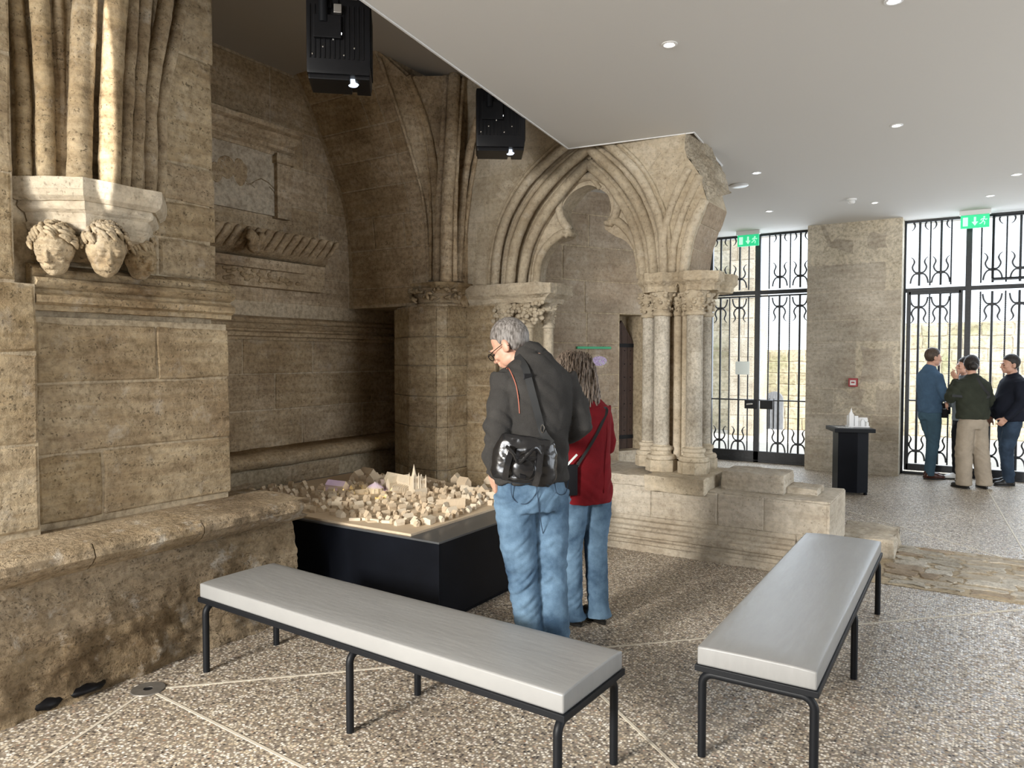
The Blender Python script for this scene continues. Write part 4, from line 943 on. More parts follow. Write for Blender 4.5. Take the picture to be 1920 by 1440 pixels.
build('print', MB().prism([(s0 + .11 * math.cos(k * math.pi / 12), c_.z + .055 * math.sin(k * math.pi / 12)) for k in range(24)], lambda a, b, t: SP(a, b, t), .014, .017), M['purple_print'], ov)
mb = MB(); random.seed(2)
for k in range(40): 
    a = random.uniform(0, 6.28); r = random.uniform(.5, 1); mb.ell(SP(s0 + .05 + .055 * r * math.cos(a), c_.z + .045 * r * math.sin(a), .018), (.005, .005, .005), 5, 4)
build('dots', mb, M['white_plastic'], ov, kind='stuff')
# ---- call point and hole on the stone pier
p = ony(1600, 717, 11.04)
cpn = thing('call_point', 'small red fire alarm call point on the stone pier', 'alarm', (p.x, 11.04, p.z))
build('case', MB().box(p.x - .058, 11.0, p.z - .058, p.x + .058, 11.045, p.z + .058, .008), M['red_plastic'], cpn)
build('front_label', MB().box(p.x - .036, 10.994, p.z - .036, p.x + .036, 11.0, p.z + .03), M['white_plastic'], cpn)
build('button', MB().box(p.x - .022, 10.990, p.z - .010, p.x + .022, 10.995, p.z + .012), M['red_plastic'], cpn)
# ---- exit signs
def exit_sign(u, v, y, label):
    p = ony(u, v, y); g = thing('exit_sign', label, 'exit sign', (p.x, y, 3.46))
    build('housing', MB().box(p.x - .17, y - .03, 3.40, p.x + .17, y + .03, 3.46, .006), M['white_plastic'], g)
    build('sign_panel', MB().box(p.x - .155, y - .012, 3.235, p.x + .155, y + .012, 3.40, .003), M['exit'], g)
    w = M['exit_white']; yf = y - .016
    fn = lambda a, b, t: (p.x + a, t, 3.318 + b)
    build('door_symbol', MB().prism([(-.13, -.055), (-.075, -.055), (-.075, .055), (-.13, .055)], fn, yf, yf + .004), w, g)
    build('arrow_symbol', MB().prism([(-.012, .055), (.012, .055), (.012, -.005), (.035, -.005), (0, -.055), (-.035, -.005), (-.012, -.005)], fn, yf, yf + .004), w, g)
    rm = MB(); T3 = lambda a, b: (p.x + a, yf + .002, 3.318 + b)
    rm.ell(T3(.098, .045), (.011, .003, .011), 10, 6)
    for P_ in ([(.095, .03), (.085, .0)], [(.095, .028), (.118, .012), (.13, .022)], [(.092, .028), (.070, .022), (.062, .005)], [(.085, 0), (.105, -.018), (.10, -.05)], [(.085, 0), (.072, -.025), (.05, -.035)]):
        rm.tube([T3(*q) for q in P_], .006, 6)
    build('running_figure', rm, w, g)
exit_sign(1403, 445, 11.0, 'green running-man exit sign over the double gate'); exit_sign(1828, 413, 11.0, 'green running-man exit sign over the wide gate')
# ---- ceiling spots, detector, disc
SPOTS = [((1255, 83), 'lit ceiling spotlight closest to the ceiling cut-out, large and alone'), ((1681, 235), 'lit ceiling spotlight above the stone pier, halfway down the room'), ((1418, 324), 'lit ceiling spotlight beside the broken arch'), ((1906, 327), 'lit ceiling spotlight farthest to the right'), ((1640, 380), 'lit ceiling spotlight just past the smoke detector'), ((1856, 367), 'lit ceiling spotlight above the wide gate exit sign'), ((1442, 396), 'lit ceiling spotlight above the double gate exit sign'), ((1676, 1), 'lit ceiling spotlight nearest the viewer, cut by the top edge of the photo')]
for i, ((u, v), lab) in enumerate(SPOTS):
    p = onz(u, v, 3.46); s = thing('ceiling_spotlight', lab, 'spotlight', (p.x, p.y, 3.46), 0, 'recessed spotlights in the white ceiling')
    build('trim_ring', MB().lathe([(.030, 0), (.048, 0), (.048, -.004), (.034, -.006), (.030, 0)], (0, 0, 0), 20), M['white_plastic'], s, local=True)
    build('bulb', MB().lathe([(.001, -.003), (.027, -.003), (.027, -.001), (.001, -.001)], (0, 0, 0), 16), M['lamp_on'], s, local=True)
p = onz(1597, 373, 3.46); s = thing('smoke_detector', 'white round smoke detector on the ceiling', 'detector', (p.x, p.y, 3.46))
build('base', MB().lathe([(.02, 0), (.055, 0), (.055, -.02), (.03, -.022)], (0, 0, 0), 20), M['white_plastic'], s, True, local=True); build('sensor', MB().lathe([(.001, -.055), (.025, -.055), (.038, -.04), (.036, -.022), (.001, -.02)], (0, 0, 0), 20), M['white_plastic'], s, True, local=True)
p = onz(1375, 348, 3.46); o = build('ceiling_speaker', MB().lathe([(.001, 0), (.095, 0), (.10, -.008), (.085, -.018), (.001, -.02)], (0, 0, 0), 28), M['white_plastic'], None, True); o.location = (p.x + .06, p.y, 3.46); o['label'] = 'flat white disc on the ceiling beside the broken arch'; o['category'] = 'ceiling disc'
# ---- metal disc in the floor
fd = thing('floor_disc', 'flat grey metal disc in the floor where the inlay lines meet', 'disc', (D2[0], D2[1], 0))
fd_m = MB(); n = 32
pr = [(.022, .001), (.022, .006), (.075, .006), (.078, .001)]
build('plate', MB().add([(r * math.cos(2 * math.pi * k / n), r * math.sin(2 * math.pi * k / n), z) for r, z in pr for k in range(n)], [(i * n + k, i * n + (k + 1) % n, ((i + 1) % 4) * n + (k + 1) % n, ((i + 1) % 4) * n + k) for i in range(4) for k in range(n)]), M['disc'], fd, True, local=True)
build('plug', MB().lathe([(.001, .003), (.020, .003), (.020, .0005), (.001, .0005)], (0, 0, 0), 16), M['black_metal'], fd, True, local=True)
# ================================================================ BENCHES
def bench(label, p0, p1, width, group):
    """p0,p1: ends of the centre line; built along local +x"""
    p0 = Vector(p0); p1 = Vector(p1); d = p1 - p0; ln = d.length; rz = math.atan2(d.y, d.x)
    g = thing('bench', label, 'bench', (p0.x, p0.y, 0), rz, group); w = width / 2
    cu = MB().box(0, -w, .382, ln, w, .452, .008)
    o = build('cushion', cu, M['cushion'], g, smooth='all', local=True)
    me = o.data
    bm = bmesh.new(); bm.from_mesh(me); bmesh.ops.subdivide_edges(bm, edges=[e for e in bm.edges if e.calc_length() > .3], cuts=14, use_grid_fill=True); bm.to_mesh(me); bm.free()
    for v in me.vertices:
        if v.co.z > .44: v.co.z += .006 * (1 - min(1, abs(v.co.y) / w) ** 4) + .0022 * noise.noise(Vector((v.co.x * 2.2, v.co.y * 7, 0)))
    sm_ = MB()
    for s in (-1, 1): sm_.tube([(.004, s * (w - .004), .445), (ln - .004, s * (w - .004), .445)], .0022, 5)
    for x in (.004, ln - .004): sm_.tube([(x, -w + .004, .445), (x, w - .004, .445)], .0022, 5)
    build('piping', sm_, M['cushion'], o, True, local=True)
    build('frame_plate', MB().box(-.008, -w - .008, .358, ln + .008, w + .008, .382, .003), M['black_metal'], g, local=True)
    r = .0165; zt = .358 - r
    for x in (.03, ln / 2 + .01, ln - .03):
        c = .045; pts = [(x, -w + .012, 0)]; pts += [(x, -w + .012, zt - c)]
        for k in range(1, 7): a = math.pi / 2 * k / 6; pts.append((x, -w + .012 + c - c * math.cos(a), zt - c + c * math.sin(a)))
        q = [(x, -yy, z) for (x, yy, z) in pts[::-1]]
        build('leg_frame', MB().tube(pts + q, r, 14), M['black_metal'], g, True, local=True)
    return g
bench('grey upholstered bench in front of the town model, running from the left ledge', (-3.30, 2.475), (-1.155, 2.385), .45, 'grey benches with black tube legs')
bench('grey upholstered bench running towards the low wall, right of the standing couple', (-.69, 2.81), (-.70, 5.05), .445, 'grey benches with black tube legs')
# ================================================================ TOWN MODEL TABLE
tb = thing('display_table', 'low black box table carrying the wooden town model', 'table', (-3.8, 4.2, 0))
build('plinth', MB().box(-4.98, 3.40, .0, -2.68, 5.02, .035), M['black_panel'], tb)
build('front_panel', MB().box(-5.0, 3.375, .035, -2.655, 3.393, .497, .002), M['black_panel'], tb)
build('side_panel', MB().box(-2.673, 3.395, .035, -2.655, 5.03, .497, .002), M['black_panel'], tb)
build('back_panel', MB().box(-5.0, 5.015, .035, -2.675, 5.03, .497, .002), M['black_panel'], tb)
build('side_panel', MB().box(-5.0, 3.395, .035, -4.985, 5.01, .497, .002), M['black_panel'], tb)
build('top_panel', MB().box(-5.0, 3.37, .498, -2.65, 5.035, .510, .002), M['plinth_top'], tb)
TZ = .525
tm = thing('town_model', 'wooden scale model of a walled cathedral town with hundreds of small houses', 'scale model', (-3.87, 4.15, .51))
BX0, BX1, BY0, BY1 = -4.90, -2.885, 3.395, 4.93
build('base_board', MB().box(BX0, BY0, .51, BX1, BY1, TZ, .002), M['wood_model'], tm)
def om(u, v): p = onz(u, v, TZ); return (p.x, p.y)
random.seed(11)
# terraces
for z, poly in ((.008, [om(600, 925), om(690, 980), om(800, 975), om(900, 950), om(925, 930), om(800, 895), om(690, 890)]),):
    build('terrain', MB().prism(poly, lambda a, b, t: (a, b, t), TZ, TZ + z), M['wood_model'], tm)
def house_mesh(w, l, h, r, chim=False):
    mb = MB(); x, y = w / 2, l / 2
    mb.add([(-x, -y, 0), (x, -y, 0), (x, y, 0), (-x, y, 0), (-x, -y, h), (x, -y, h), (x, y, h), (-x, y, h), (0, -y, h + r), (0, y, h + r)],
           [(0, 1, 2, 3), (0, 4, 8, 5, 1), (3, 2, 6, 9, 7), (0, 3, 7, 4), (1, 5, 6, 2)])
    e = .003
    mb.add([(-x - e, -y - e, h - .002), (0, -y - e, h + r + .002), (0, y + e, h + r + .002), (-x - e, y + e, h - .002), (x + e, -y - e, h - .002), (x + e, y + e, h - .002)], [(0, 1, 2, 3), (1, 4, 5, 2)])
    return mb
hm = [house_mesh(w, l, h, r).mesh('house', M['wood_pale' if i % 3 == 0 else 'wood_model']) for i, (w, l, h, r) in enumerate(((.030, .046, .022, .018), (.034, .060, .026, .020), (.026, .038, .020, .020), (.040, .075, .024, .022), (.030, .055, .032, .020), (.036, .044, .028, .024)))]
# keep-outs: cathedral, rotunda, long hall, market
cat_c = om(783, 928); rot_c = om(703, 925); hall_c = om(632, 917)
keep = [(cat_c, .10), (om(755, 915), .13), (om(725, 915), .13), (rot_c, .085), (hall_c, .13), (om(662, 925), .09), (om(845, 955), .085), (om(690, 905), .09)]
def dist(p, q): return math.hypot(p[0] - q[0], p[1] - q[1])
placed = []; tries = 0
while len(placed) < 296 and tries < 9000:
    tries += 1
    x = random.uniform(BX0 + .06, BX1 - .04); y = random.uniform(BY0 + .09, BY1 - .10)
    if x + (y - BY0) * 0 > BX1 - .03: continue
    if (BX1 - x) + (y - BY0) < .22 and random.random() < .9: continue
    if any(dist((x, y), c) < r for c, r in keep): continue
    dmin = .047 if y < 4.3 else .052
    if any(dist((x, y), c) < dmin for c in placed): continue
    if x < -4.55 and y > 4.2 : continue
    placed.append((x, y))
for i, (x, y) in enumerate(placed):
    o = put('house', random.choice(hm), tm); o.location = Vector((x, y, TZ + .001)) - tm.location
    fl = .5 + .5 * math.sin(x * 3.1 + y * 2.3); o.rotation_euler = (0, 0, (0.35 if fl > .5 else -.3) + random.choice((0, math.pi / 2)) + random.uniform(-.05, .05)); s = random.uniform(.70, .98); o.scale = (s, s, s * random.uniform(.85, 1.15))
# town walls and quays along the front edge
for (a, b, w) in ((om(655, 976), om(676, 976), .02), (om(680, 975), om(712, 979), .022), (om(716, 980), om(757, 982), .02), (om(815, 975), om(842, 968), .02), (om(848, 966), om(905, 945), .014), (om(600, 955), om(650, 968), .012)):
    a = Vector((*a, 0)); b = Vector((*b, 0)); d = (b - a).normalized(); n = Vector((-d.y, d.x, 0)) * w / 2
    build('quay_wall', MB().prism([((a - n).x, (a - n).y), ((b - n).x, (b - n).y), ((b + n).x, (b + n).y), ((a + n).x, (a + n).y)], lambda p, q, t: (p, q, t), TZ, TZ + .018), M['wood_pale'], tm)
# big front house and market hall
def special(name, c, w, l, h, r, rz, mat):
    o = build(name, house_mesh(w, l, h, r), M[mat], tm, local=True); o.location = Vector((c[0], c[1], TZ)) - tm.location; o.rotation_euler = (0, 0, rz); return o
special('large_house', om(802, 981), .075, .085, .034, .012, .25, 'wood_pale')
mk = special('market_hall', om(845, 955), .06, .20, .035, .035, -.9, 'wood_model')
for k, (u, v) in enumerate(((822, 955), (835, 958), (880, 938), (897, 940), (872, 930))): special('gabled_house', om(u, v), .03, .05, .03, .03, .2, 'wood_pale')
lilac = simple('lilac_beam_tint', (.45, .40, .62), .7)  # unused roof colour imitating the lilac projector light
special('long_hall', hall_c, .07, .19, .035, .035, 1.25 + math.pi / 2 - 1.2, 'wood_pale')
special('cloister_wing', om(655, 932), .045, .12, .022, .02, 1.0, 'wood_model'); special('cloister_wing', om(678, 928), .045, .10, .022, .02, -.6, 'wood_model')
for k, (u, v, l, h) in enumerate(((670, 900, .14, .045), (690, 896, .16, .05), (700, 905, .12, .04), (855, 905, .10, .04), (870, 915, .10, .05), (920, 905, .14, .03), (905, 925, .1, .03))): special('great_house', om(u, v), .07, l, h, .04, [.4, 1.4, .2][k % 3], 'wood_model')
# rotunda
rt_ = put('rotunda', MB().lathe([(.062, 0), (.062, .04), (.058, .042), (.001, .043)], (0, 0, 0), 28).mesh('rotunda', M['wood_pale'], True), tm); rt_.location = Vector((rot_c[0], rot_c[1], TZ)) - tm.location
build('roof', MB().lathe([(.068, .042), (.068, .045), (.045, .062), (.012, .082), (.006, .088), (.001, .094)], (0, 0, 0), 14), M['wood_pale'], rt_, local=True)
for k in range(14):
    a = 2 * math.pi * k / 14; build('column', MB().tube([(math.cos(a) * .066, math.sin(a) * .066, 0), (math.cos(a) * .066, math.sin(a) * .066, .042)], .0035, 6), M['wood_pale'], rt_, local=True)
# cathedral
CR = math.atan2(om(725, 915)[1] - cat_c[1], om(725, 915)[0] - cat_c[0])
ct = bpy.data.objects.new('cathedral', None); COL.objects.link(ct); ct.parent = tm; ct.location = Vector((cat_c[0], cat_c[1], TZ)) - tm.location; ct.rotation_euler = (0, 0, CR)
def cp_(name, mb, mat='wood_pale'): return build(name, mb, M[mat] if isinstance(mat, str) else mat, ct, local=True)
nv = house_mesh(.06, .38, .085, .05); nv.v = [(y_ + .22, x_, z_) for x_, y_, z_ in nv.v]; cp_('nave', nv, 'wood_pale')
ai = MB().box(.05, -.055, 0, .38, .055, .035); cp_('aisle', ai)
ts = house_mesh(.05, .20, .075, .045); ts.v = [(x_ + .26, y_, z_) for x_, y_, z_ in ts.v]; cp_('transept', ts)
cp_('apse', MB().lathe([(.055, 0), (.055, .035), (.03, .04), (.03, .075), (.001, .12)], (.40, 0, 0), 16))
for s in (-1, 1):
    for k in range(12):
        x = .065 + k * .027; cp_('buttress', MB().prism([(s * .056, 0), (s * .078, 0), (s * .078, .045), (s * .072, .052), (s * .03, .070), (s * .03, .062), (s * .056, .04)], lambda a, b, t: (t, a, b), x, x + .006))
def tower(y, h, sp, r=.026):
    cp_('tower', MB().box(-r, y - r, 0, r, y + r, h * .55).box(-r * .85, y - r * .85, h * .55, r * .85, y + r * .85, h))
    for sx in (-1, 1):
        for sy in (-1, 1):
            cp_('pinnacle', MB().lathe([(.007, 0), (.006, h * .95), (.007, h * .96), (.001, h + .03)], (sx * r, y + sy * r, 0), 6))
    cp_('spire', MB().lathe([(r * .8, 0), (r * .55, sp * .25), (.001, sp)], (0, y, h), 8))
    for sy in (-1, 1):
        for zz in (.3, .7): cp_('belfry_slot', MB().box(-r - .001, y + sy * .009 - .004, h * zz, -r + .002, y + sy * .009 + .004, h * (zz + .2)), 'wood_model')
tower(.034, .15, .095); tower(-.034, .125, .035)
cp_('portal', MB().box(-.045, -.06, 0, -.02, .06, .055))
# light thrown by the ceiling projectors on the model
# ================================================================ PROJECTORS
def projector(label, c, rz, s=1.0):
    g = thing('projector', label, 'projector', c, rz, 'black projectors hanging on poles above the model'); bp = M['black_plastic']
    w, d, h = .185 * s, .15 * s, .22 * s
    b = build('body', MB().box(-w, -d, -h, w, d, h, .022), bp, g, smooth=True, local=True)
    fn_ = MB()
    for k in range(12): fn_.box(-w * .9 + k * w * .15, -d - .006, -h * .6, -w * .9 + k * w * .15 + .008, -d + .002, h * .8)
    build('cooling_fins', fn_, bp, g, local=True); f2 = MB()
    for k in range(14): f2.box(w - .002, -d * .85 + k * d * .12, -h * .75, w + .006, -d * .85 + k * d * .12 + .008, h * .85)
    build('cooling_fins', f2, bp, g, local=True)
    build('base_cover', MB().box(-w * .95, -d * .9, -h - .028, w * .35, d * .7, -h + .004, .008), bp, g, local=True); build('base_cover', MB().box(w * .5, -d * .9, -h - .02, w * .97, d * .9, -h + .004, .008), bp, g, local=True)
    build('lens', MB().lathe([(.001, -.03), (.026, -.03), (.034, -.02), (.036, 0)], (w * .42, -d * .35, -h), 20), M['projector_light'], g, True, local=True)
    build('lens', MB().lathe([(.001, -.012), (.016, -.012), (.020, 0)], (w * .05, -d - .01, h * .05), 16), M['chrome'], g, True, local=True)
    build('mount_plate', MB().box(-w * .75, -d - .03, -h * .1, w * .1, -d, h * .5, .004), bp, g, local=True)
    px = -w * .45
    build('pole', MB().tube([(px, -d - .02, h * .3), (px, -d - .02, 4.36 - c[2])], .026, 16), M['black_metal'], g, True, local=True)
    build('connector', MB().box(-w * .12, -d - .035, h * .55, w * .12, -d - .005, h * .78, .004), M['metal_light'], g, local=True)
    for k, (a, bb, hh) in enumerate(((-.05, .10, .14), (-.04, .14, .11), (0, .12, .17))):
        build('cable', MB().tube(spline([(a, -d - .02, h * .7), (a + .01, -d * .7, h + hh * .6), (a + .07, -d * .2, h + hh), (bb, .0, h + hh * .6), (bb + .02, .02, h - .01)], 6), .005, 6), bp, g, True, local=True)
    for k in range(5): build('screw', MB().ell((-w * .8 + k * .06, -d - .004, -h * (.5 - .2 * (k % 3))), (.006, .004, .006), 8, 5), M['chrome'], g, local=True)
    return g
pc = ony(638, 88, 3.25); projector('black projector on a pole, near the taupe ceiling left of the white slab', (pc.x, pc.y, pc.z), .72, 1.0)
pc2 = ony(937, 232, 4.9); projector('black projector hanging half hidden behind the edge of the white ceiling', (pc2.x, pc2.y, pc2.z), .62, 1.02)
# projector beams (real lamps at the lenses)
def spot(name, loc, tgt, e, col, ang):
    o = lamp(name, 'SPOT', loc, Vector(tgt) - Vector(loc), e, col); o.data.spot_size = ang; o.data.spot_blend = .35; o.data.shadow_soft_size = .01; return o
PJ = (pc.x + .05, pc.y + .05, pc.z - .30)
spot('projector_beam_model', PJ, (-3.45, 3.85, .55), 26, (1, .92, .80), math.radians(30))
spot('projector_beam_lilac', PJ, (rot_c[0], rot_c[1] + .02, .6), 200, (.40, .30, 1), math.radians(3.4))
spot('projector_beam_hall', PJ, (hall_c[0], hall_c[1], .57), 130, (.5, .4, 1), math.radians(4.5))
PJ2 = (pc2.x, pc2.y - .1, pc2.z - .32)
spot('projector_beam_nave', PJ2, (om(750, 910)[0], om(750, 910)[1], .6), 90, (.6, .5, 1), math.radians(8))
for i, (u, v) in enumerate(((698, 936), (712, 937), (738, 926), (752, 924), (650, 925), (672, 925))):
    x, y = om(u, v); lamp('yellow_glow_point', 'POINT', (x, y, TZ + .02), (0, 0, -1), .14, (1, .85, .35), shadow_soft_size=.01)  # added points imitating the yellow projector light on the model walls
# ================================================================ PEDESTAL WITH WHITE CHURCH MODEL
pt = onz(1593, 922); PX, PY = -1.22, 9.36
pd = thing('display_pedestal', 'tall black pedestal with a tilted table top in front of the stone pier', 'pedestal', (PX, PY, 0), math.radians(22))
zt = ony(1590, 803, 9.2).z
build('body', MB().prism([(-.17, -.10), (.03, -.15), (.16, -.10), (.16, .13), (.03, .08), (-.17, .15)], lambda a, b, t: (a, b, t), .03, zt - .04), M['black_panel'], pd, local=True)
build('table_top', MB().box(-.235, -.21, zt - .045, .205, .23, zt, .006), M['black_metal'], pd, local=True)
ti = build('engraved_plate', MB().box(-.20, -.17, zt, .17, .18, zt + .004), M['plinth_top'], pd, local=True)
mb = MB(); random.seed(4)
for r in range(6):
    x = -.18
    while x < -.03:
        w = random.uniform(.012, .04); mb.box(x, -.15 + r * .035, zt + .004, x + w, -.142 + r * .035, zt + .0055); x += w + .01
build('braille_lines', mb, M['white_plastic'], ti, local=True, kind='stuff')
for x, y in ((-.15, -.08), (.14, -.08), (-.15, .12), (.14, .11)): build('foot', MB().lathe([(.02, 0), (.022, .02), (.012, .03)], (x, y, 0), 12), M['black_metal'], pd, True, local=True)
mc = thing('church_model', 'small white tactile model of a church with two towers on the pedestal', 'model', (PX + .01, PY + .03, zt + .004), math.radians(22))
w_ = M['white_model']
def cm(name, mb): return build(name, mb, w_, mc, local=True)
cm('base', MB().box(-.06, -.05, 0, .17, .10, .012))
cm('tower', MB().box(-.05, -.04, .012, 0.0, .01, .15)); cm('spire', MB().lathe([(.028, 0), (.012, .03), (.001, .075)], (-.025, -.015, .15), 4, a0=math.pi / 4))
cm('tower', MB().box(-.05, .03, .012, 0.0, .08, .13)); cm('tower', MB().box(.012, -.03, .012, .05, .0, .13))
n_ = house_mesh(.05, .16, .06, .035); n_.v = [(y_ + .08, x_ + .02, z_ + .012) for x_, y_, z_ in n_.v]; cm('nave', n_)
t_ = house_mesh(.04, .11, .055, .03); t_.v = [(x_ + .10, y_ + .02, z_ + .012) for x_, y_, z_ in t_.v]; cm('transept', t_)
for k in range(3): cm('chapel', MB().lathe([(.018, 0), (.018, .04), (.001, .055)], (.15, -.02 + k * .035, .012), 10))
# ================================================================ PEOPLE
from mathutils.bvhtree import BVHTree
def cloth_mat(name, c, nz=.12, sc=9, r=.85, bsc=260, bump=.25, fade=None, stretch=None):
    m, t, b = nmat(name, r, 0, c, .2)
    tc = N(t, 'ShaderNodeTexCoord'); co = tc.outputs['Object']
    n = N(t, 'ShaderNodeTexNoise', i_Scale=float(sc), i_Detail=6.0, i_Roughness=.6); L(t, co, n.inputs['Vector'])
    lo = tuple(x * (1 - nz) for x in c); hi = fade or tuple(min(1, x * (1 + nz)) for x in c)
    col = ramp(t, n.outputs[0], [(.36, lo), (.66, hi)])
    f = N(t, 'ShaderNodeTexNoise', i_Scale=float(bsc), i_Detail=2.0); L(t, co, f.inputs['Vector'])
    col = mixc(t, .5, col, ramp(t, f.outputs[0], [(.3, (.8, .8, .8)), (.7, (1.15, 1.15, 1.15))]), 'MULTIPLY')
    L(t, col, b.inputs['Base Color'])
    bp = N(t, 'ShaderNodeBump', i_Strength=bump, i_Distance=0.004); L(t, f.outputs[0], bp.inputs['Height']); L(t, bp.outputs[0], b.inputs['Normal'])
    return m
M['skin'] = simple('skin', (.55, .31, .22), .5, nz=.08, sc=12)
M['skin_b'] = simple('skin_tan', (.48, .27, .19), .5, nz=.08, sc=12)
M['jeans'] = cloth_mat('blue_denim', (.048, .097, .17), .35, 5, fade=(.135, .22, .315))
M['jeans_dark'] = cloth_mat('dark_denim', (.028, .046, .075), .3, 6)
M['teal_trousers'] = cloth_mat('teal_blue_cotton', (.055, .105, .15), .15, 6)
M['fleece'] = cloth_mat('charcoal_fleece', (.038, .036, .034), .18, 8, .95, 180, .4)
M['red_vest'] = cloth_mat('red_fleece', (.155, .008, .012), .15, 8, .95)
M['blue_shirt'] = cloth_mat('slate_blue_shirt', (.065, .12, .20), .15, 7)
M['green_jacket'] = cloth_mat('dark_olive_jacket', (.028, .032, .022), .15, 7)
M['black_sweater'] = cloth_mat('black_knit', (.008, .010, .018), .15, 7)
M['beige_trousers'] = cloth_mat('beige_corduroy', (.32, .27, .21), .12, 6)
M['grey_jacket'] = cloth_mat('light_grey_jacket', (.20, .23, .25), .12, 6)
M['black_cloth'] = cloth_mat('black_cloth', (.010, .010, .012), .1, 6)
M['leather_black'] = simple('glossy_black_leather', (.010, .010, .011), .22, spec=.7, bump=.5, bsc=14)
M['shoe_black'] = simple('black_shoe_leather', (.012, .011, .010), .4)
M['shoe_brown'] = simple('brown_shoe_leather', (.055, .014, .008), .3)
M['strap'] = simple('black_webbing', (.012, .013, .014), .7)
M['seam'] = simple('orange_piping', (.34, .11, .07), .7)
def hair_mat(name, c, c2):
    m, t, b = nmat(name, .5, 0, c, .35); tc = N(t, 'ShaderNodeTexCoord')
    mp = N(t, 'ShaderNodeMapping'); mp.inputs['Scale'].default_value = (1, 1, .25); L(t, tc.outputs['Object'], mp.inputs[0])
    n = N(t, 'ShaderNodeTexNoise', i_Scale=110.0, i_Detail=4.0); L(t, mp.outputs[0], n.inputs['Vector'])
    L(t, ramp(t, n.outputs[0], [(.35, c), (.65, c2)]), b.inputs['Base Color'])
    bp = N(t, 'ShaderNodeBump', i_Strength=.7, i_Distance=0.004); L(t, n.outputs[0], bp.inputs['Height']); L(t, bp.outputs[0], b.inputs['Normal']); return m
M['hair_grey'] = hair_mat('grey_short_hair', (.07, .06, .052), (.27, .25, .235)); M['hair_white'] = hair_mat('white_hair', (.35, .34, .33), (.55, .55, .54))
M['hair_brown'] = hair_mat('greying_brown_hair', (.06, .044, .033), (.28, .22, .175)); M['hair_dark'] = hair_mat('dark_hair', (.010, .008, .007), (.03, .024, .02)); M['hair_mid'] = hair_mat('brown_hair', (.035, .022, .015), (.08, .055, .038))
M['eye'] = simple('dark_eye', (.02, .015, .012), .2)
def union(name, mb, vox, mat, parent, smooth_n=2, disp=None):
    o = build(name, mb, mat, parent, smooth='all', local=True)
    r = o.modifiers.new('r', 'REMESH'); r.mode = 'VOXEL'; r.voxel_size = vox
    if smooth_n: s = o.modifiers.new('s', 'SMOOTH'); s.iterations = smooth_n; s.factor = .5
    apply_mods(o)
    if disp:
        me = o.data; nr = [v.normal.copy() for v in me.vertices]
        for v, n in zip(me.vertices, nr): v.co += n * disp(v.co)
        me.update()
    return o
def hand(mb, wrist, d, palm, side, curl=.5, s=1.0, point=False):
    wrist = Vector(wrist); d = Vector(d).normalized(); palm = Vector(palm); palm = (palm - d * palm.dot(d)).normalized(); x = d.cross(palm)
    Mx = Matrix((( x.x, d.x, palm.x, wrist.x), (x.y, d.y, palm.y, wrist.y), (x.z, d.z, palm.z, wrist.z), (0, 0, 0, 1)))
    mb.box(-.040 * s, -.01 * s, -.014 * s, .040 * s, .088 * s, .014 * s, .012 * s, Mx)
    mb.tube([wrist - d * .04 * s, wrist + d * .02 * s], [.027 * s, .028 * s], 10)
    for k, (fx, ln) in enumerate(((-.030, .068), (-.010, .078), (.010, .074), (.030, .058))):
        c = 0.08 if (point and k == (0 if side > 0 else 0)) else curl * (1 + .1 * k)
        p = wrist + x * fx * s + d * .083 * s; pts = [p - d * .02 * s, p]; a = c * .5
        for seg in (.45, .32, .23):
            dd = d * math.cos(a) + palm * math.sin(a); p = p + dd * ln * seg * s * 1.05; pts.append(p); a += c
        mb.tube(pts, [.0095 * s, .0095 * s, .009 * s, .0082 * s, .0065 * s], 8)
    tx = -1 if side > 0 else 1
    tx = -1
    p = wrist + x * tx * .030 * s + d * .018 * s; t1 = (x * tx * .75 + d * .65 + palm * .25).normalized(); t2 = (x * tx * .35 + d * .85 + palm * .4).normalized()
    mb.tube([p, p + t1 * .036 * s, p + t1 * .036 * s + t2 * .030 * s, p + t1 * .036 * s + t2 * .052 * s], [.015 * s, .0125 * s, .0105 * s, .008 * s], 8)
def head_parts(mb, Mh, s=1.0):
    R3 = Mh.to_3x3()
    def e(c, r, n=20, m=12): mb.ell(Mh @ (Vector(c) * s), tuple(q * s for q in r), n, m, R3)
    mb.tube([Mh @ Vector((0, -.035 * s, -.075 * s)), Mh @ Vector((0, -.02 * s, .03 * s))], [.058 * s, .052 * s], 16)
    e((0, -.012, .130), (.076, .096, .098)); e((0, .030, .085), (.064, .062, .078)); e((0, .045, .030), (.046, .045, .042)); e((0, .070, .008), (.024, .022, .020))
    e((.040, .020, .035), (.024, .045, .035)); e((-.040, .020, .035), (.024, .045, .035))
    e((0, .094, .083), (.009, .016, .030)); e((0, .108, .066), (.012, .014, .011)); e((.012, .098, .063), (.008, .010, .008)); e((-.012, .098, .063), (.008, .010, .008))
    e((0, .088, .112), (.050, .012, .010)); e((.035, .068, .070), (.022, .022, .018)); e((-.035, .068, .070), (.022, .022, .018))
    e((0, .092, .041), (.024, .010, .006)); e((0, .090, .030), (.020, .010, .006))
    for sx in (-1, 1):
        e((sx * .078, -.012, .085), (.010, .020, .033), 12, 8); e((sx * .072, .0, .070), (.010, .012, .016), 10, 8)
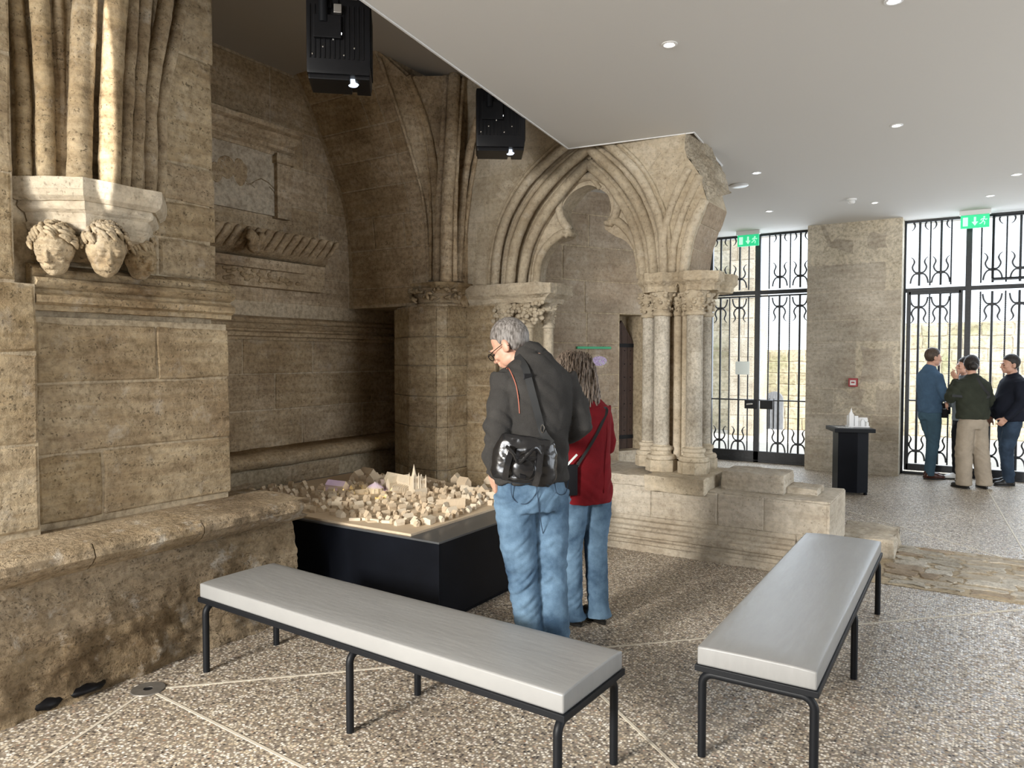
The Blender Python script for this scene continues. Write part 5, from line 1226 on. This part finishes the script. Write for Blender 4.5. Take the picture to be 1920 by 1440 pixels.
def hair_cap(mb, Mh, s, grow=.010, low=.02, front=.165, n=40, m=28, dx=0, seed=0, back=-.02):
    vs = []; c = Vector((0, -.014, .130)); r = Vector((.076 + grow, .096 + grow, .098 + grow))
    for i in range(m + 1):
        t = math.pi * i / m
        for k in range(n):
            a = 2 * math.pi * k / n; p = Vector((math.sin(t) * math.cos(a) * r.x, math.sin(t) * math.sin(a) * r.y, math.cos(t) * r.z)) + c
            lim = low if p.y < -.03 else low + (p.y + .03) * 1.1 if p.y < .03 else front - .03 + (p.y - .03) * .55
            if abs(p.x) > .045 and p.y > .0: lim = max(lim, .10 + (p.y) * .9)
            if p.z < lim:
                f = max(0, 1 - (lim - p.z) / .03); q = (p - c) * (.80 + .2 * f) + c; p = q
            p += (p - c).normalized() * (.003 * noise.noise(Vector((p.x * 40, p.y * 40, p.z * 40 + seed))))
            vs.append(Mh @ (p * s))
    mb.add(vs, [(i * n + k, i * n + (k + 1) % n, (i + 1) * n + (k + 1) % n, (i + 1) * n + k) for i in range(m) for k in range(n)])
def shoe(root, pos, yaw, mat, s=1.0, name='shoe', sole=True):
    Mz = Matrix.Translation(Vector(pos)) @ Matrix.Rotation(yaw, 4, 'Z'); mb = MB(); R3 = Mz.to_3x3()
    def e(c, r): mb.ell(Mz @ (Vector(c) * s), tuple(q * s for q in r), 18, 12, R3)
    e((0, .095, .036), (.044, .085, .034)); e((0, .02, .05), (.040, .09, .045)); e((0, -.035, .05), (.038, .045, .048)); e((0, -.01, .08), (.036, .042, .040))
    out = [(.038 * math.cos(a) * (1 + .15 * math.sin(a)), .045 + .135 * math.sin(a)) for a in [2 * math.pi * k / 24 for k in range(24)]]
    mb.prism(out, lambda a, b, t: tuple(Mz @ (Vector((a, b, t)) * s)), .004, .045)
    mb.v = [(x, y, max(z, .012)) for x, y, z in mb.v]
    o = union(name, mb, .008, mat, root, 2)
    out2 = [(a * 1.08, (b - .045) * 1.04 + .045) for a, b in out]
    build('sole', MB().prism(out2, lambda a, b, t: tuple(Mz @ (Vector((a, b, t)) * s)), 0, .018), M['shoe_black'], o, local=True)
def person(label, pos, face, H, cfg):
    """face: heading in degrees; local +Y is forward, +X is the person's right"""
    root = thing('person', label, 'person', (pos[0], pos[1], 0), math.radians(face - 90)); s = H / 1.78
    px, py = cfg.get('pel', (0, 0)); lx, ly = cfg.get('lean', (0, .02)); vox = cfg.get('vox', .012); bw = cfg.get('bw', 1.0); bd = cfg.get('bd', 1.0)
    def cx(z):
        t = max(0, min(1, (z - .92) / .55)); u_ = min(1, z / .92); return (px * u_ + lx * t, py * u_ + ly * t ** 1.3)
    nh = cfg.get('neck', (0, .03)); c5 = cx(1.5)
    V = lambda x, y, z: Vector((x * s, y * s, z * s))
    feet = cfg.get('feet', ((-.10, 0, .15), (.10, 0, -.15)))
    sh = {-1: V(c5[0] - .175 * bw, c5[1], 1.42), 1: V(c5[0] + .175 * bw, c5[1], 1.42)}
    arms = cfg['arms']
    # --- body (one continuous mesh)
    body = MB(); tz = [(.80, .14, .10), (.92, .155, .11), (1.08, .135, .095), (1.22, .15, .10), (1.34, .165, .105), (1.42, .15, .09), (1.47, .09, .07), (1.52, .055, .055)]
    body.rings([(cx(z)[0] * s, cx(z)[1] * s, z * s, rx * s * min(1, bw) * .96, ry * s * .96) for z, rx, ry in tz], 20)
    nb0 = V(c5[0], c5[1] - .005, 1.48); hp = V(c5[0] + nh[0], c5[1] + nh[1], cfg.get('hz', 1.545)); body.tube([nb0, (nb0 + hp) / 2, hp], [.062 * s, .056 * s, .054 * s], 14)
    Mh = Matrix.Translation(hp) @ Matrix.Rotation(math.radians(cfg.get('hyaw', 0)), 4, 'Z') @ Matrix.Rotation(math.radians(-cfg.get('hpitch', 0)), 4, 'X') @ Matrix.Rotation(math.radians(cfg.get('hroll', 0)), 4, 'Y')
    hs = s ** .5 * cfg.get('hs', 1.0); head_parts(body, Mh, hs)
    for sd in (-1, 1):
        el, wr = V(*arms[sd][0]), V(*arms[sd][1]); body.tube([sh[sd], el, wr], [.043 * s, .038 * s, .026 * s], 12)
        hd = arms[sd][2] if len(arms[sd]) > 2 else {}
        hand(body, wr, hd.get('d', wr - el), hd.get('palm', (-sd, 0, 0)), sd, hd.get('curl', .5), s * .95, hd.get('point', False))
    legs = {}
    for i, sd in enumerate((-1, 1)):
        fx, fy, fyaw = feet[i]; hip = V(px + sd * .092, py, .88); an = V(fx, fy - .01, .09); kn = (hip + an) / 2 + V(cfg.get('kx', (0, 0))[i], .025 + cfg.get('ky', (0, 0))[i], .02)
        legs[sd] = (hip, kn, an); body.tube([hip, kn, an, an - V(0, 0, .015)], [.072 * s, .048 * s, .036 * s, .036 * s], 12)
    bo = union('body', body, cfg.get('bvox', .0065), M[cfg.get('skin', 'skin')], root, 1)
    # --- eyes, brows
    for sx in (-1, 1):
        build('eye', MB().ell(Mh @ (Vector((sx * .031, .086, .090)) * hs), (.010 * hs, .008 * hs, .006 * hs), 10, 8, Mh.to_3x3()), M['eye'], root, 'all', local=True)
        build('eyebrow', MB().ell(Mh @ (Vector((sx * .033, .094, .116)) * hs), (.020 * hs, .006 * hs, .004 * hs), 10, 8, Mh.to_3x3()), M[cfg['hair']], root, 'all', local=True)
    # --- trousers
    pr = cfg.get('leg_r', (.098, .082, .066, .068)); tr = MB()
    tr.rings([((px + 0) * s, py * s, z * s, rx * s * (bw if bw < 1 else bw ** .5), ry * s * bd ** .5) for z, rx, ry in ((.80, .165, .115), (.88, .178, .128), (.95, .172, .122), (1.03, .16, .112))], 24)
    for sd in (-1, 1):
        hip, kn, an = legs[sd]; m1 = hip.lerp(kn, .5); m2 = kn.lerp(an, .5); cuff = an + V(0, .0, cfg.get('cuff', -.045))
        tr.tube([hip, m1, kn, m2, an, cuff], [pr[0] * s, pr[0] * s * .97, pr[1] * s, (pr[1] + pr[2]) / 2 * s, pr[2] * s, pr[3] * s], 18)
    seed = cfg.get('seed', 1); wa = cfg.get('wr', .008)
    def pd_(c):
        z = c.z / s; k = .35 + 1.0 * math.exp(-((z - .5) / .14) ** 2) + 1.0 * math.exp(-((z - .12) / .12) ** 2) + .5 * math.exp(-((z - .85) / .08) ** 2)
        k *= 1 if z > .12 else .25; n1 = noise.noise(Vector((c.x * 7, c.y * 7, c.z * 22 + 4 * abs(c.x) * 5 + seed))); return wa * k * (abs(n1) * 1.6 - .35) + .003 * noise.noise(Vector((c.x * 20, c.y * 20, c.z * 20 + seed)))
    trs = union('trousers', tr, vox, M[cfg['pants']], root, 3, pd_)
    # --- top
    tm_ = cfg.get('hem', .88); jb = MB(); bulk = cfg.get('bulk', 1.0)
    prof = [(tm_, .186, .134), (tm_ + .05, .190, .138), (1.02, .186, .134), (1.14, .184, .132), (1.26, .196, .138), (1.36, .202, .136), (1.42, .190, .118), (1.465, .140, .095), (1.495, .095, .080), (1.515, .078, .075)]
    belly = cfg.get('belly', 0)
    prof = [q for q in prof if q[0] >= tm_]
    jb.rings([(cx(z)[0] * s, (cx(z)[1] + belly * math.exp(-((z - 1.08) / .14) ** 2) * .5) * s, z * s, rx * s * bw * bulk, (ry + belly * math.exp(-((z - 1.08) / .14) ** 2)) * s * bd * bulk) for z, rx, ry in prof], 28)
    ar = cfg.get('arm_r', (.066, .060, .052, .046))
    if cfg.get('collar', True): jb.tube([V(c5[0], c5[1] - .0, 1.475), V(c5[0] + nh[0] * .5, c5[1] + nh[1] * .5, 1.475 + cfg.get('collar_h', .06))], [.082 * s, .069 * s], 20)
    if not cfg.get('sleeveless'):
        for sd in (-1, 1):
            el, wr = V(*arms[sd][0]), V(*arms[sd][1]); wr2 = el.lerp(wr, cfg.get('slv', .97)); a0 = sh[sd] + V(-sd * .02, 0, -.012)
            jb.tube(resample(spline([a0, sh[sd] * .45 + el * .55, el, wr2], 4), 12), [ar[0] * s * 1.05, ar[0] * s, ar[0] * s, ar[0] * s * .97, ar[1] * s, ar[1] * s, ar[1] * s, ar[1] * s * .98, ar[2] * s, ar[2] * s, ar[3] * s, ar[3] * s * .9], 16)
    ja = cfg.get('jwr', .009)
    def jd(c):
        z = c.z / s; d_ = abs(c.x) / s
        n1 = noise.noise(Vector((c.x * 6 + c.z * 7, c.y * 7, c.z * 9 - abs(c.x) * 9 + seed * 2))); k = .5 + .8 * math.exp(-((z - tm_ - .08) / .12) ** 2) + (.6 if d_ > .2 else 0)
        return ja * k * (abs(n1) * 1.8 - .4)
    jk = union(cfg.get('topname', 'jacket'), jb, vox, M[cfg['top']], root, 3, jd)
    # --- hair
    hb = MB(); hst = cfg.get('hst', 'short'); random.seed(seed)
    if hst == 'short': hair_cap(hb, Mh, hs, .006, .045, .175, seed=seed)
    if hst == 'bald_short': hair_cap(hb, Mh, hs, .004, .05, .18, seed=seed)
    if hst == 'bun':
        hair_cap(hb, Mh, hs, .012, .03, .17, seed=seed); hb.ell(Mh @ (Vector((0, -.115, .09)) * hs), (.052 * hs, .045 * hs, .05 * hs), 20, 14)
    if hst == 'long':
        hair_cap(hb, Mh, hs, .016, -.01, .17, seed=seed)
    ho = build('hair', hb, M[cfg['hair']], root, 'all', local=True)
    if hst == 'long':
        st_ = MB(); Mhl = Matrix.Translation(Mh.translation) @ Matrix.Rotation(math.radians(cfg.get('hyaw', 0)), 4, 'Z') @ Matrix.Rotation(math.radians(-cfg.get('hpitch', 0) * .4), 4, 'X')
        for k in range(520):
            a = math.radians(random.uniform(-205, 25)); rr = .094 + random.uniform(-.014, .020); z0 = random.uniform(.08, .22)
            q = math.sqrt(max(.05, 1 - ((z0 - .13) / .118) ** 2)); ca, sa_ = math.cos(a), math.sin(a); pts = []; ph = random.uniform(0, 6); tw = random.uniform(.006, .014); ln = random.uniform(.20, .33)
            for j in range(8):
                t = j / 7; z = z0 - ln * t; f = q * (1 - t) + 1.0 * t; w = rr * f * (1 + .18 * math.sin(t * 2.6)); pts.append(Mhl @ (Vector((ca * w * .95 + tw * math.sin(ph + t * 11), -.014 + sa_ * w * 1.12 + tw * math.cos(ph + t * 10), z)) * hs))
            st_.tube(pts, [.003, .005, .006, .0065, .0065, .006, .005, .002], 5)
        build('hair_locks', st_, M[cfg['hair']], ho, 'all', local=True)
    sm_ = cfg.get('shoes', 'shoe_black')
    for i in range(2):
        fx, fy, fyaw = feet[i]; shoe(root, (fx * s, fy * s - .0, 0), fyaw, M[sm_], s * cfg.get('shs', 1.0))
    return root, bo, jk, trs, Mh, hs
def gpos(u, d): r = ray(u, 720); r.z = 0; f = Vector((FW.x, FW.y, 0)).normalized(); r = f * d + RT * ((u - 960) / F * d); return (r.x, r.y)
def bvh_of(*obs):
    bpy.context.view_layer.update(); vs = []; fs = []
    for o in obs:
        Mw = o.matrix_world; n = len(vs); vs += [Mw @ v.co for v in o.data.vertices]; fs += [tuple(i + n for i in p.vertices) for p in o.data.polygons]
    return BVHTree.FromPolygons(vs, fs)
def on_surf(bv, u, v, off=.004, prev=None):
    d = ray(u, v).normalized(); h = bv.ray_cast(CP, d)
    if h[0] is None:
        h = bv.find_nearest(CP + d * (prev if prev else 3.5)); return h[0] + h[1] * off
    return h[0] - d * off
def ribbon(name, pts, w, th, mat, parent=None, local=False):
    pts = resample(spline([Vector(p) for p in pts], 6), 40); mb = MB(); vs = []; cn = Vector((0, 0, 0))
    for i, p in enumerate(pts):
        t = (pts[min(i + 1, 39)] - pts[max(i - 1, 0)]).normalized(); n = (CP - p).normalized(); n = (n - t * n.dot(t)).normalized(); x = t.cross(n)
        vs += [p - x * w / 2, p + x * w / 2, p + x * w / 2 + n * th, p - x * w / 2 + n * th]
    mb.add(vs, [(i * 4 + k, i * 4 + (k + 1) % 4, (i + 1) * 4 + (k + 1) % 4, (i + 1) * 4 + k) for i in range(39) for k in range(4)] + [(0, 1, 2, 3), (156, 157, 158, 159)])
    return build(name, mb, mat, parent, smooth=True)
# ---- near man
mx = gpos(1026, 3.62)
man, mbo, mjk, mtr, mMh, mhs = person('grey-haired man in glasses, charcoal fleece and jeans, looking down at the town model', mx, 146, 1.90,
    dict(pel=(-.08, .0), lean=(.03, .03), neck=(-.03, .11), hz=1.475, hyaw=38, hpitch=30, feet=((-.06, .02, .2), (.045, -.02, -.1)), vox=.008, bvox=.0055, bw=.90, bd=1.05, bulk=1.03,
         arms={-1: ((-.25, -.02, 1.16), (-.235, .08, .95), dict(curl=.7, palm=(1, 0, 0), d=(.25, .5, -.8))), 1: ((.165, .0, 1.17), (.05, .25, 1.12), dict(curl=.9, palm=(-.5, 0, 1)))},
         arm_r=(.070, .066, .056, .046), top='fleece', pants='jeans', hair='hair_grey', hst='bald_short', hem=.93, leg_r=(.092, .074, .060, .064), seed=3, wr=.010, jwr=.014, collar_h=.05, hs=1.02))
bv = bvh_of(mjk, mtr)
# seams, glasses, back pocket
ribbon('shoulder_seam', [on_surf(bv, *q) for q in ((945, 682), (953, 690), (961, 705), (968, 725), (972, 750), (974, 775))], .0045, .003, M['seam'], mjk)
gl = MB(); R3 = mMh.to_3x3()
for sx in (-1, 1):
    pts = [mMh @ (Vector((sx * .033 + .022 * math.cos(a), .108 + .004 * 0, .088 + .018 * math.sin(a))) * mhs) for a in [2 * math.pi * k / 14 for k in range(15)]]; gl.tube(pts, .0022, 6)
    gl.tube([mMh @ (Vector(q) * mhs) for q in ((sx * .055, .106, .092), (sx * .078, .06, .095), (sx * .084, -.005, .098), (sx * .083, -.03, .075))], .0022, 6)
gl.tube([mMh @ (Vector(q) * mhs) for q in ((-.011, .108, .09), (0, .112, .094), (.011, .108, .09))], .002, 6)
o = build('glasses', gl, M['black_plastic'], None, True); o.parent = man; o['category'] = 'glasses' if False else ''
del o['category']
# temples whiter than the crown
for pts in (((958, 905), (962, 935), (985, 945), (1005, 925), (1004, 905)), ((1040, 905), (1045, 925), (1060, 925), (1066, 900))):
    ribbon('pocket_seam', [on_surf(bv, *q, .003) for q in pts], .004, .002, M['jeans_dark'], mtr)
for pts in (((1008, 905), (1010, 950), (1018, 1000)),):
    ribbon('trouser_seam', [on_surf(bv, *q, .003) for q in pts], .004, .002, M['jeans_dark'], mtr)
# ---- shoulder bag
bg = thing('shoulder_bag', 'glossy black leather shoulder bag hanging on the grey-haired man\'s back', 'bag', tuple(on_surf(bv, 985, 880)))
bc = on_surf(bv, 985, 862, .055); fr_d = (bc - CP).normalized(); rx = Vector((RT.x, RT.y, -.20)).normalized(); ry = Vector((fr_d.x, fr_d.y, 0)).normalized(); rz_ = rx.cross(ry) * -1
if rz_.z < 0: rz_ = -rz_
Mb = Matrix(((rx.x, ry.x, rz_.x, bc.x), (rx.y, ry.y, rz_.y, bc.y), (rx.z, ry.z, rz_.z, bc.z), (0, 0, 0, 1)))
mb = MB(); mb.rings([(0, 0, -.105, .125, .045), (0, 0, -.085, .150, .060), (0, 0, -.02, .152, .064), (0, 0, .05, .140, .056), (-.01, 0, .095, .115, .040), (-.01, 0, .11, .09, .02)], 36)
mb.v = [tuple(Vector((math.copysign(abs(x / .152) ** .62, x) * .152 if abs(x) > 1e-6 else x, y, z))) for x, y, z in mb.v]
bm_o = build('bag_body', MB().add([Mb @ Vector(p) for p in mb.v], mb.f), M['leather_black'], bg, 'all')
r_ = bm_o.modifiers.new('r', 'REMESH'); r_.mode = 'VOXEL'; r_.voxel_size = .007; apply_mods(bm_o)
nr = [v.normal.copy() for v in bm_o.data.vertices]
for v, n in zip(bm_o.data.vertices, nr):
    c = v.co; q = noise.noise(Vector((c.x * 9, c.y * 9, c.z * 16))); v.co += n * (.016 * (abs(q) - .25) + .004 * noise.noise(c * 30))
def bl(pts): return [Mb @ Vector(p) for p in pts]
def bel(c, r): return MB().ell(Mb @ Vector(c), r, 14, 10, Mb.to_3x3())
ribbon('bag_strip', bl([(-.075, -.070, -.10), (-.078, -.078, -.03), (-.07, -.068, .06)]), .028, .004, M['leather_black'], bg)
ribbon('bag_strip', bl([(.065, -.070, -.10), (.068, -.078, -.03), (.06, -.068, .06)]), .028, .004, M['leather_black'], bg)
build('bag_handle', MB().tube(spline(bl([(-.075, -.068, .03), (-.095, -.10, .055), (-.06, -.115, .03), (-.03, -.11, -.005), (.0, -.105, .03), (.03, -.09, .075), (.06, -.068, .05)]), 6), .008, 8), M['leather_black'], bg, True)
build('front_pocket', bel((0.0, -.060, -.035), (.06, .016, .05)), M['leather_black'], bg, 'all')
bv2 = bvh_of(mjk, mtr, bm_o)
stp = [on_surf(bv, 970, 668, .008), on_surf(bv, 985, 690, .008), on_surf(bv, 996, 730, .008), on_surf(bv, 1008, 775, .008), on_surf(bv, 1018, 810, .012), Mb @ Vector((.105, -.03, .10))]
ribbon('bag_strap', stp, .034, .004, M['strap'], bg)
q = on_surf(bv, 990, 706, .012); build('strap_buckle', MB().box(-.022, -.006, -.014, .022, .006, .014, .004, Matrix.Translation(q) @ Matrix.Rotation(YAW, 4, 'Z')), M['black_plastic'], bg)
q = on_surf(bv, 1017, 803, .018); build('strap_ring', MB().tube(spline([q + Vector((0, 0, .018)), q + RT * .008, q - Vector((0, 0, .022)), q - RT * .008, q + Vector((0, 0, .018))], 5), .003, 6), M['chrome'], bg, True)
build('bag_buckle', MB().box(-.014, -.082, -.075, .016, -.074, -.060, .002, Mb), M['black_plastic'], bg)
# ---- near woman
wx = gpos(1098, 4.36)
wom, wbo, wjk, wtr, wMh, whs = person('woman with shoulder-length greying curls in a red fleece and flared jeans', wx, 150, 1.635,
    dict(pel=(0, 0), lean=(.0, .04), neck=(-.02, .06), hyaw=15, hpitch=22, feet=((-.085, .03, .2), (.095, -.01, -.05)), vox=.009, bw=.97, bd=1.1, bulk=1.0,
         arms={-1: ((-.25, .04, 1.15), (-.13, .25, 1.10), dict(curl=.9, palm=(.5, 0, 1))), 1: ((.205, .05, 1.14), (.10, .25, 1.10), dict(curl=.9, palm=(-.5, 0, 1)))},
         arm_r=(.064, .056, .052, .046), top='red_vest', pants='jeans', hair='hair_brown', hst='long', hem=.80, leg_r=(.100, .078, .070, .094), cuff=-.055, seed=8, wr=.007, jwr=.008, skin='skin'))
bw_ = bvh_of(wjk, wtr)
hb_ = thing('crossbody_bag', 'small black crossbody bag on a thin strap at the woman\'s hip', 'bag', tuple(on_surf(bw_, 1070, 890)))
q = on_surf(bw_, 1068, 900, .03); build('bag_body', MB().box(-.045, -.02, -.09, .045, .02, .09, .014, Matrix.Translation(q) @ Matrix.Rotation(YAW + .2, 4, 'Z')), M['black_cloth'], hb_, True)
ribbon('bag_strap', [on_surf(bw_, *p_, .006) for p_ in ((1134, 748), (1136, 765), (1128, 795), (1110, 830), (1092, 858))] + [on_surf(bw_, 1078, 880, .02)], .017, .004, M['strap'], hb_)
q = on_surf(bw_, 1084, 870, .012); build('strap_ring', MB().tube(spline([q + Vector((0, 0, .014)), q + RT * .007, q - Vector((0, 0, .016)), q - RT * .007, q + Vector((0, 0, .014))], 5), .0025, 6), M['chrome'], hb_, True)
ribbon('yoke_seam', [on_surf(bw_, *p_, .003) for p_ in ((1106, 768), (1120, 762), (1140, 764))], .005, .003, M['red_vest'], wjk)
ribbon('side_seam', [on_surf(bw_, *p_, .003) for p_ in ((1137, 770), (1138, 820), (1134, 870), (1132, 925))], .005, .003, M['red_vest'], wjk)
# leaflet held by the woman
q = on_surf(bw_, 1072, 866, .05); lf = build('leaflet', MB().box(-.006, -.001, -.045, .006, .001, .045, .0004, Matrix.Translation(q + Vector((0, 0, .01))) @ Matrix.Rotation(YAW, 4, 'Z') @ Matrix.Rotation(.75, 4, 'Y')), M['paper']); lf['label'] = 'folded white leaflet held between the man and the woman in red'; lf['category'] = 'leaflet'; setorigin(lf, q)
# ---- the group at the wide gate
g1 = gpos(1745, 9.62)
p1 = person('man in slate-blue shirt and teal trousers with brown shoes, in profile', g1, 36, 1.73,
    dict(lean=(0, -.02), neck=(0, .045), hyaw=-4, hpitch=4, feet=((-.08, .06, .1), (.08, -.02, -.2)), arms={-1: ((-.22, .03, 1.16), (-.08, .25, 1.10), dict(curl=.8)), 1: ((.225, .04, 1.15), (.08, .25, 1.07), dict(curl=.8, palm=(-1, 0, .3)))},
         top='blue_shirt', topname='shirt', pants='teal_trousers', hair='hair_mid', hem=.90, leg_r=(.092, .070, .052, .052), shoes='shoe_brown', bw=1.0, seed=12, collar_h=.06, ky=(.05, .0)))
o = build('belt_pouch', MB().box(-.02, -.03, -.055, .02, .03, .055, .008, Matrix.Translation((.165, .09, .87))), M['black_cloth'], p1[0], True, local=True)
g2 = gpos(1809, 9.48)
p2 = person('dark-haired woman in light grey jacket and black trousers, half hidden behind the olive jacket', g2, 215, 1.60,
    dict(lean=(0, -.01), neck=(0, .03), hyaw=-8, hpitch=-8, feet=((-.09, 0, .1), (.09, .04, -.1)), arms={-1: ((-.22, .05, 1.13), (-.10, .24, 1.22), dict(curl=.8)), 1: ((.22, .05, 1.13), (.06, .22, 1.10), dict(curl=.9))},
         top='grey_jacket', pants='black_cloth', hair='hair_dark', hst='bun', hem=.86, leg_r=(.088, .066, .05, .05), shoes='white_plastic', bw=.92, seed=15))
cmr = thing('camera', 'small black camera held by the half hidden woman in the light grey jacket', 'camera', (0, 0, 0))
p2m = p2[0]; bpy.context.view_layer.update(); Mp = p2m.matrix_world; q = Mp @ Vector((.05, .28, .97)); cmr.location = q; cmr.rotation_euler = (0, 0, math.radians(215 - 90))
build('camera_body', MB().box(-.06, -.025, -.035, .06, .025, .035, .008), M['black_plastic'], cmr, True, local=True); build('lens', MB().tube([(0, .02, 0), (0, .07, -.01)], .028, 16), M['black_plastic'], cmr, True, local=True)
g3 = gpos(1826, 8.92)
p3 = person('woman with hair in a bun, dark olive jacket and beige trousers, seen from behind pointing', g3, 128, 1.62,
    dict(lean=(0, .02), neck=(.0, .03), hyaw=-25, hpitch=0, feet=((-.13, -.02, .25), (.13, -.06, -.2)), arms={-1: ((-.30, .05, 1.20), (-.13, .16, 1.47), dict(curl=1.0, palm=(1, .2, 0), point=True, d=(-.35, .1, .6))), 1: ((.25, .04, 1.15), (.20, .26, 1.02), dict(curl=.7))},
         top='green_jacket', pants='beige_trousers', hair='hair_dark', hst='bun', hem=.93, leg_r=(.108, .104, .098, .100), bw=1.08, bulk=1.08, seed=17, cuff=-.05, arm_r=(.076, .070, .058, .048), ky=(0, 0), slv=.93))
b3 = bvh_of(p3[2], p3[3])
stq = [on_surf(b3, *p_, .006) for p_ in ((1832, 708), (1842, 725), (1852, 745), (1860, 770))]
o = ribbon('bag_strap', stq, .03, .006, M['strap']); o['label'] = 'black strap slung across the back of the olive jacket'; o['category'] = 'strap'; setorigin(o, stq[1])
g4 = gpos(1896, 9.12)
p4 = person('stocky dark-haired man in black sweater and dark jeans at the right edge', g4, 203, 1.63,
    dict(lean=(0, -.03), neck=(0, .04), hyaw=0, hpitch=2, feet=((-.09, .05, .1), (.10, -.03, -.35)), arms={-1: ((-.25, .0, 1.13), (-.22, .16, .92), dict(curl=.9)), 1: ((.25, .0, 1.13), (.23, .14, .90), dict(curl=.9, palm=(-1, 0, 0)))},
         top='black_sweater', topname='sweater', pants='jeans_dark', hair='hair_dark', hem=.88, leg_r=(.104, .082, .068, .070), bw=1.1, bd=1.15, belly=.06, seed=19, skin='skin_b', ky=(.03, 0), arm_r=(.078, .068, .056, .048), hs=1.03))
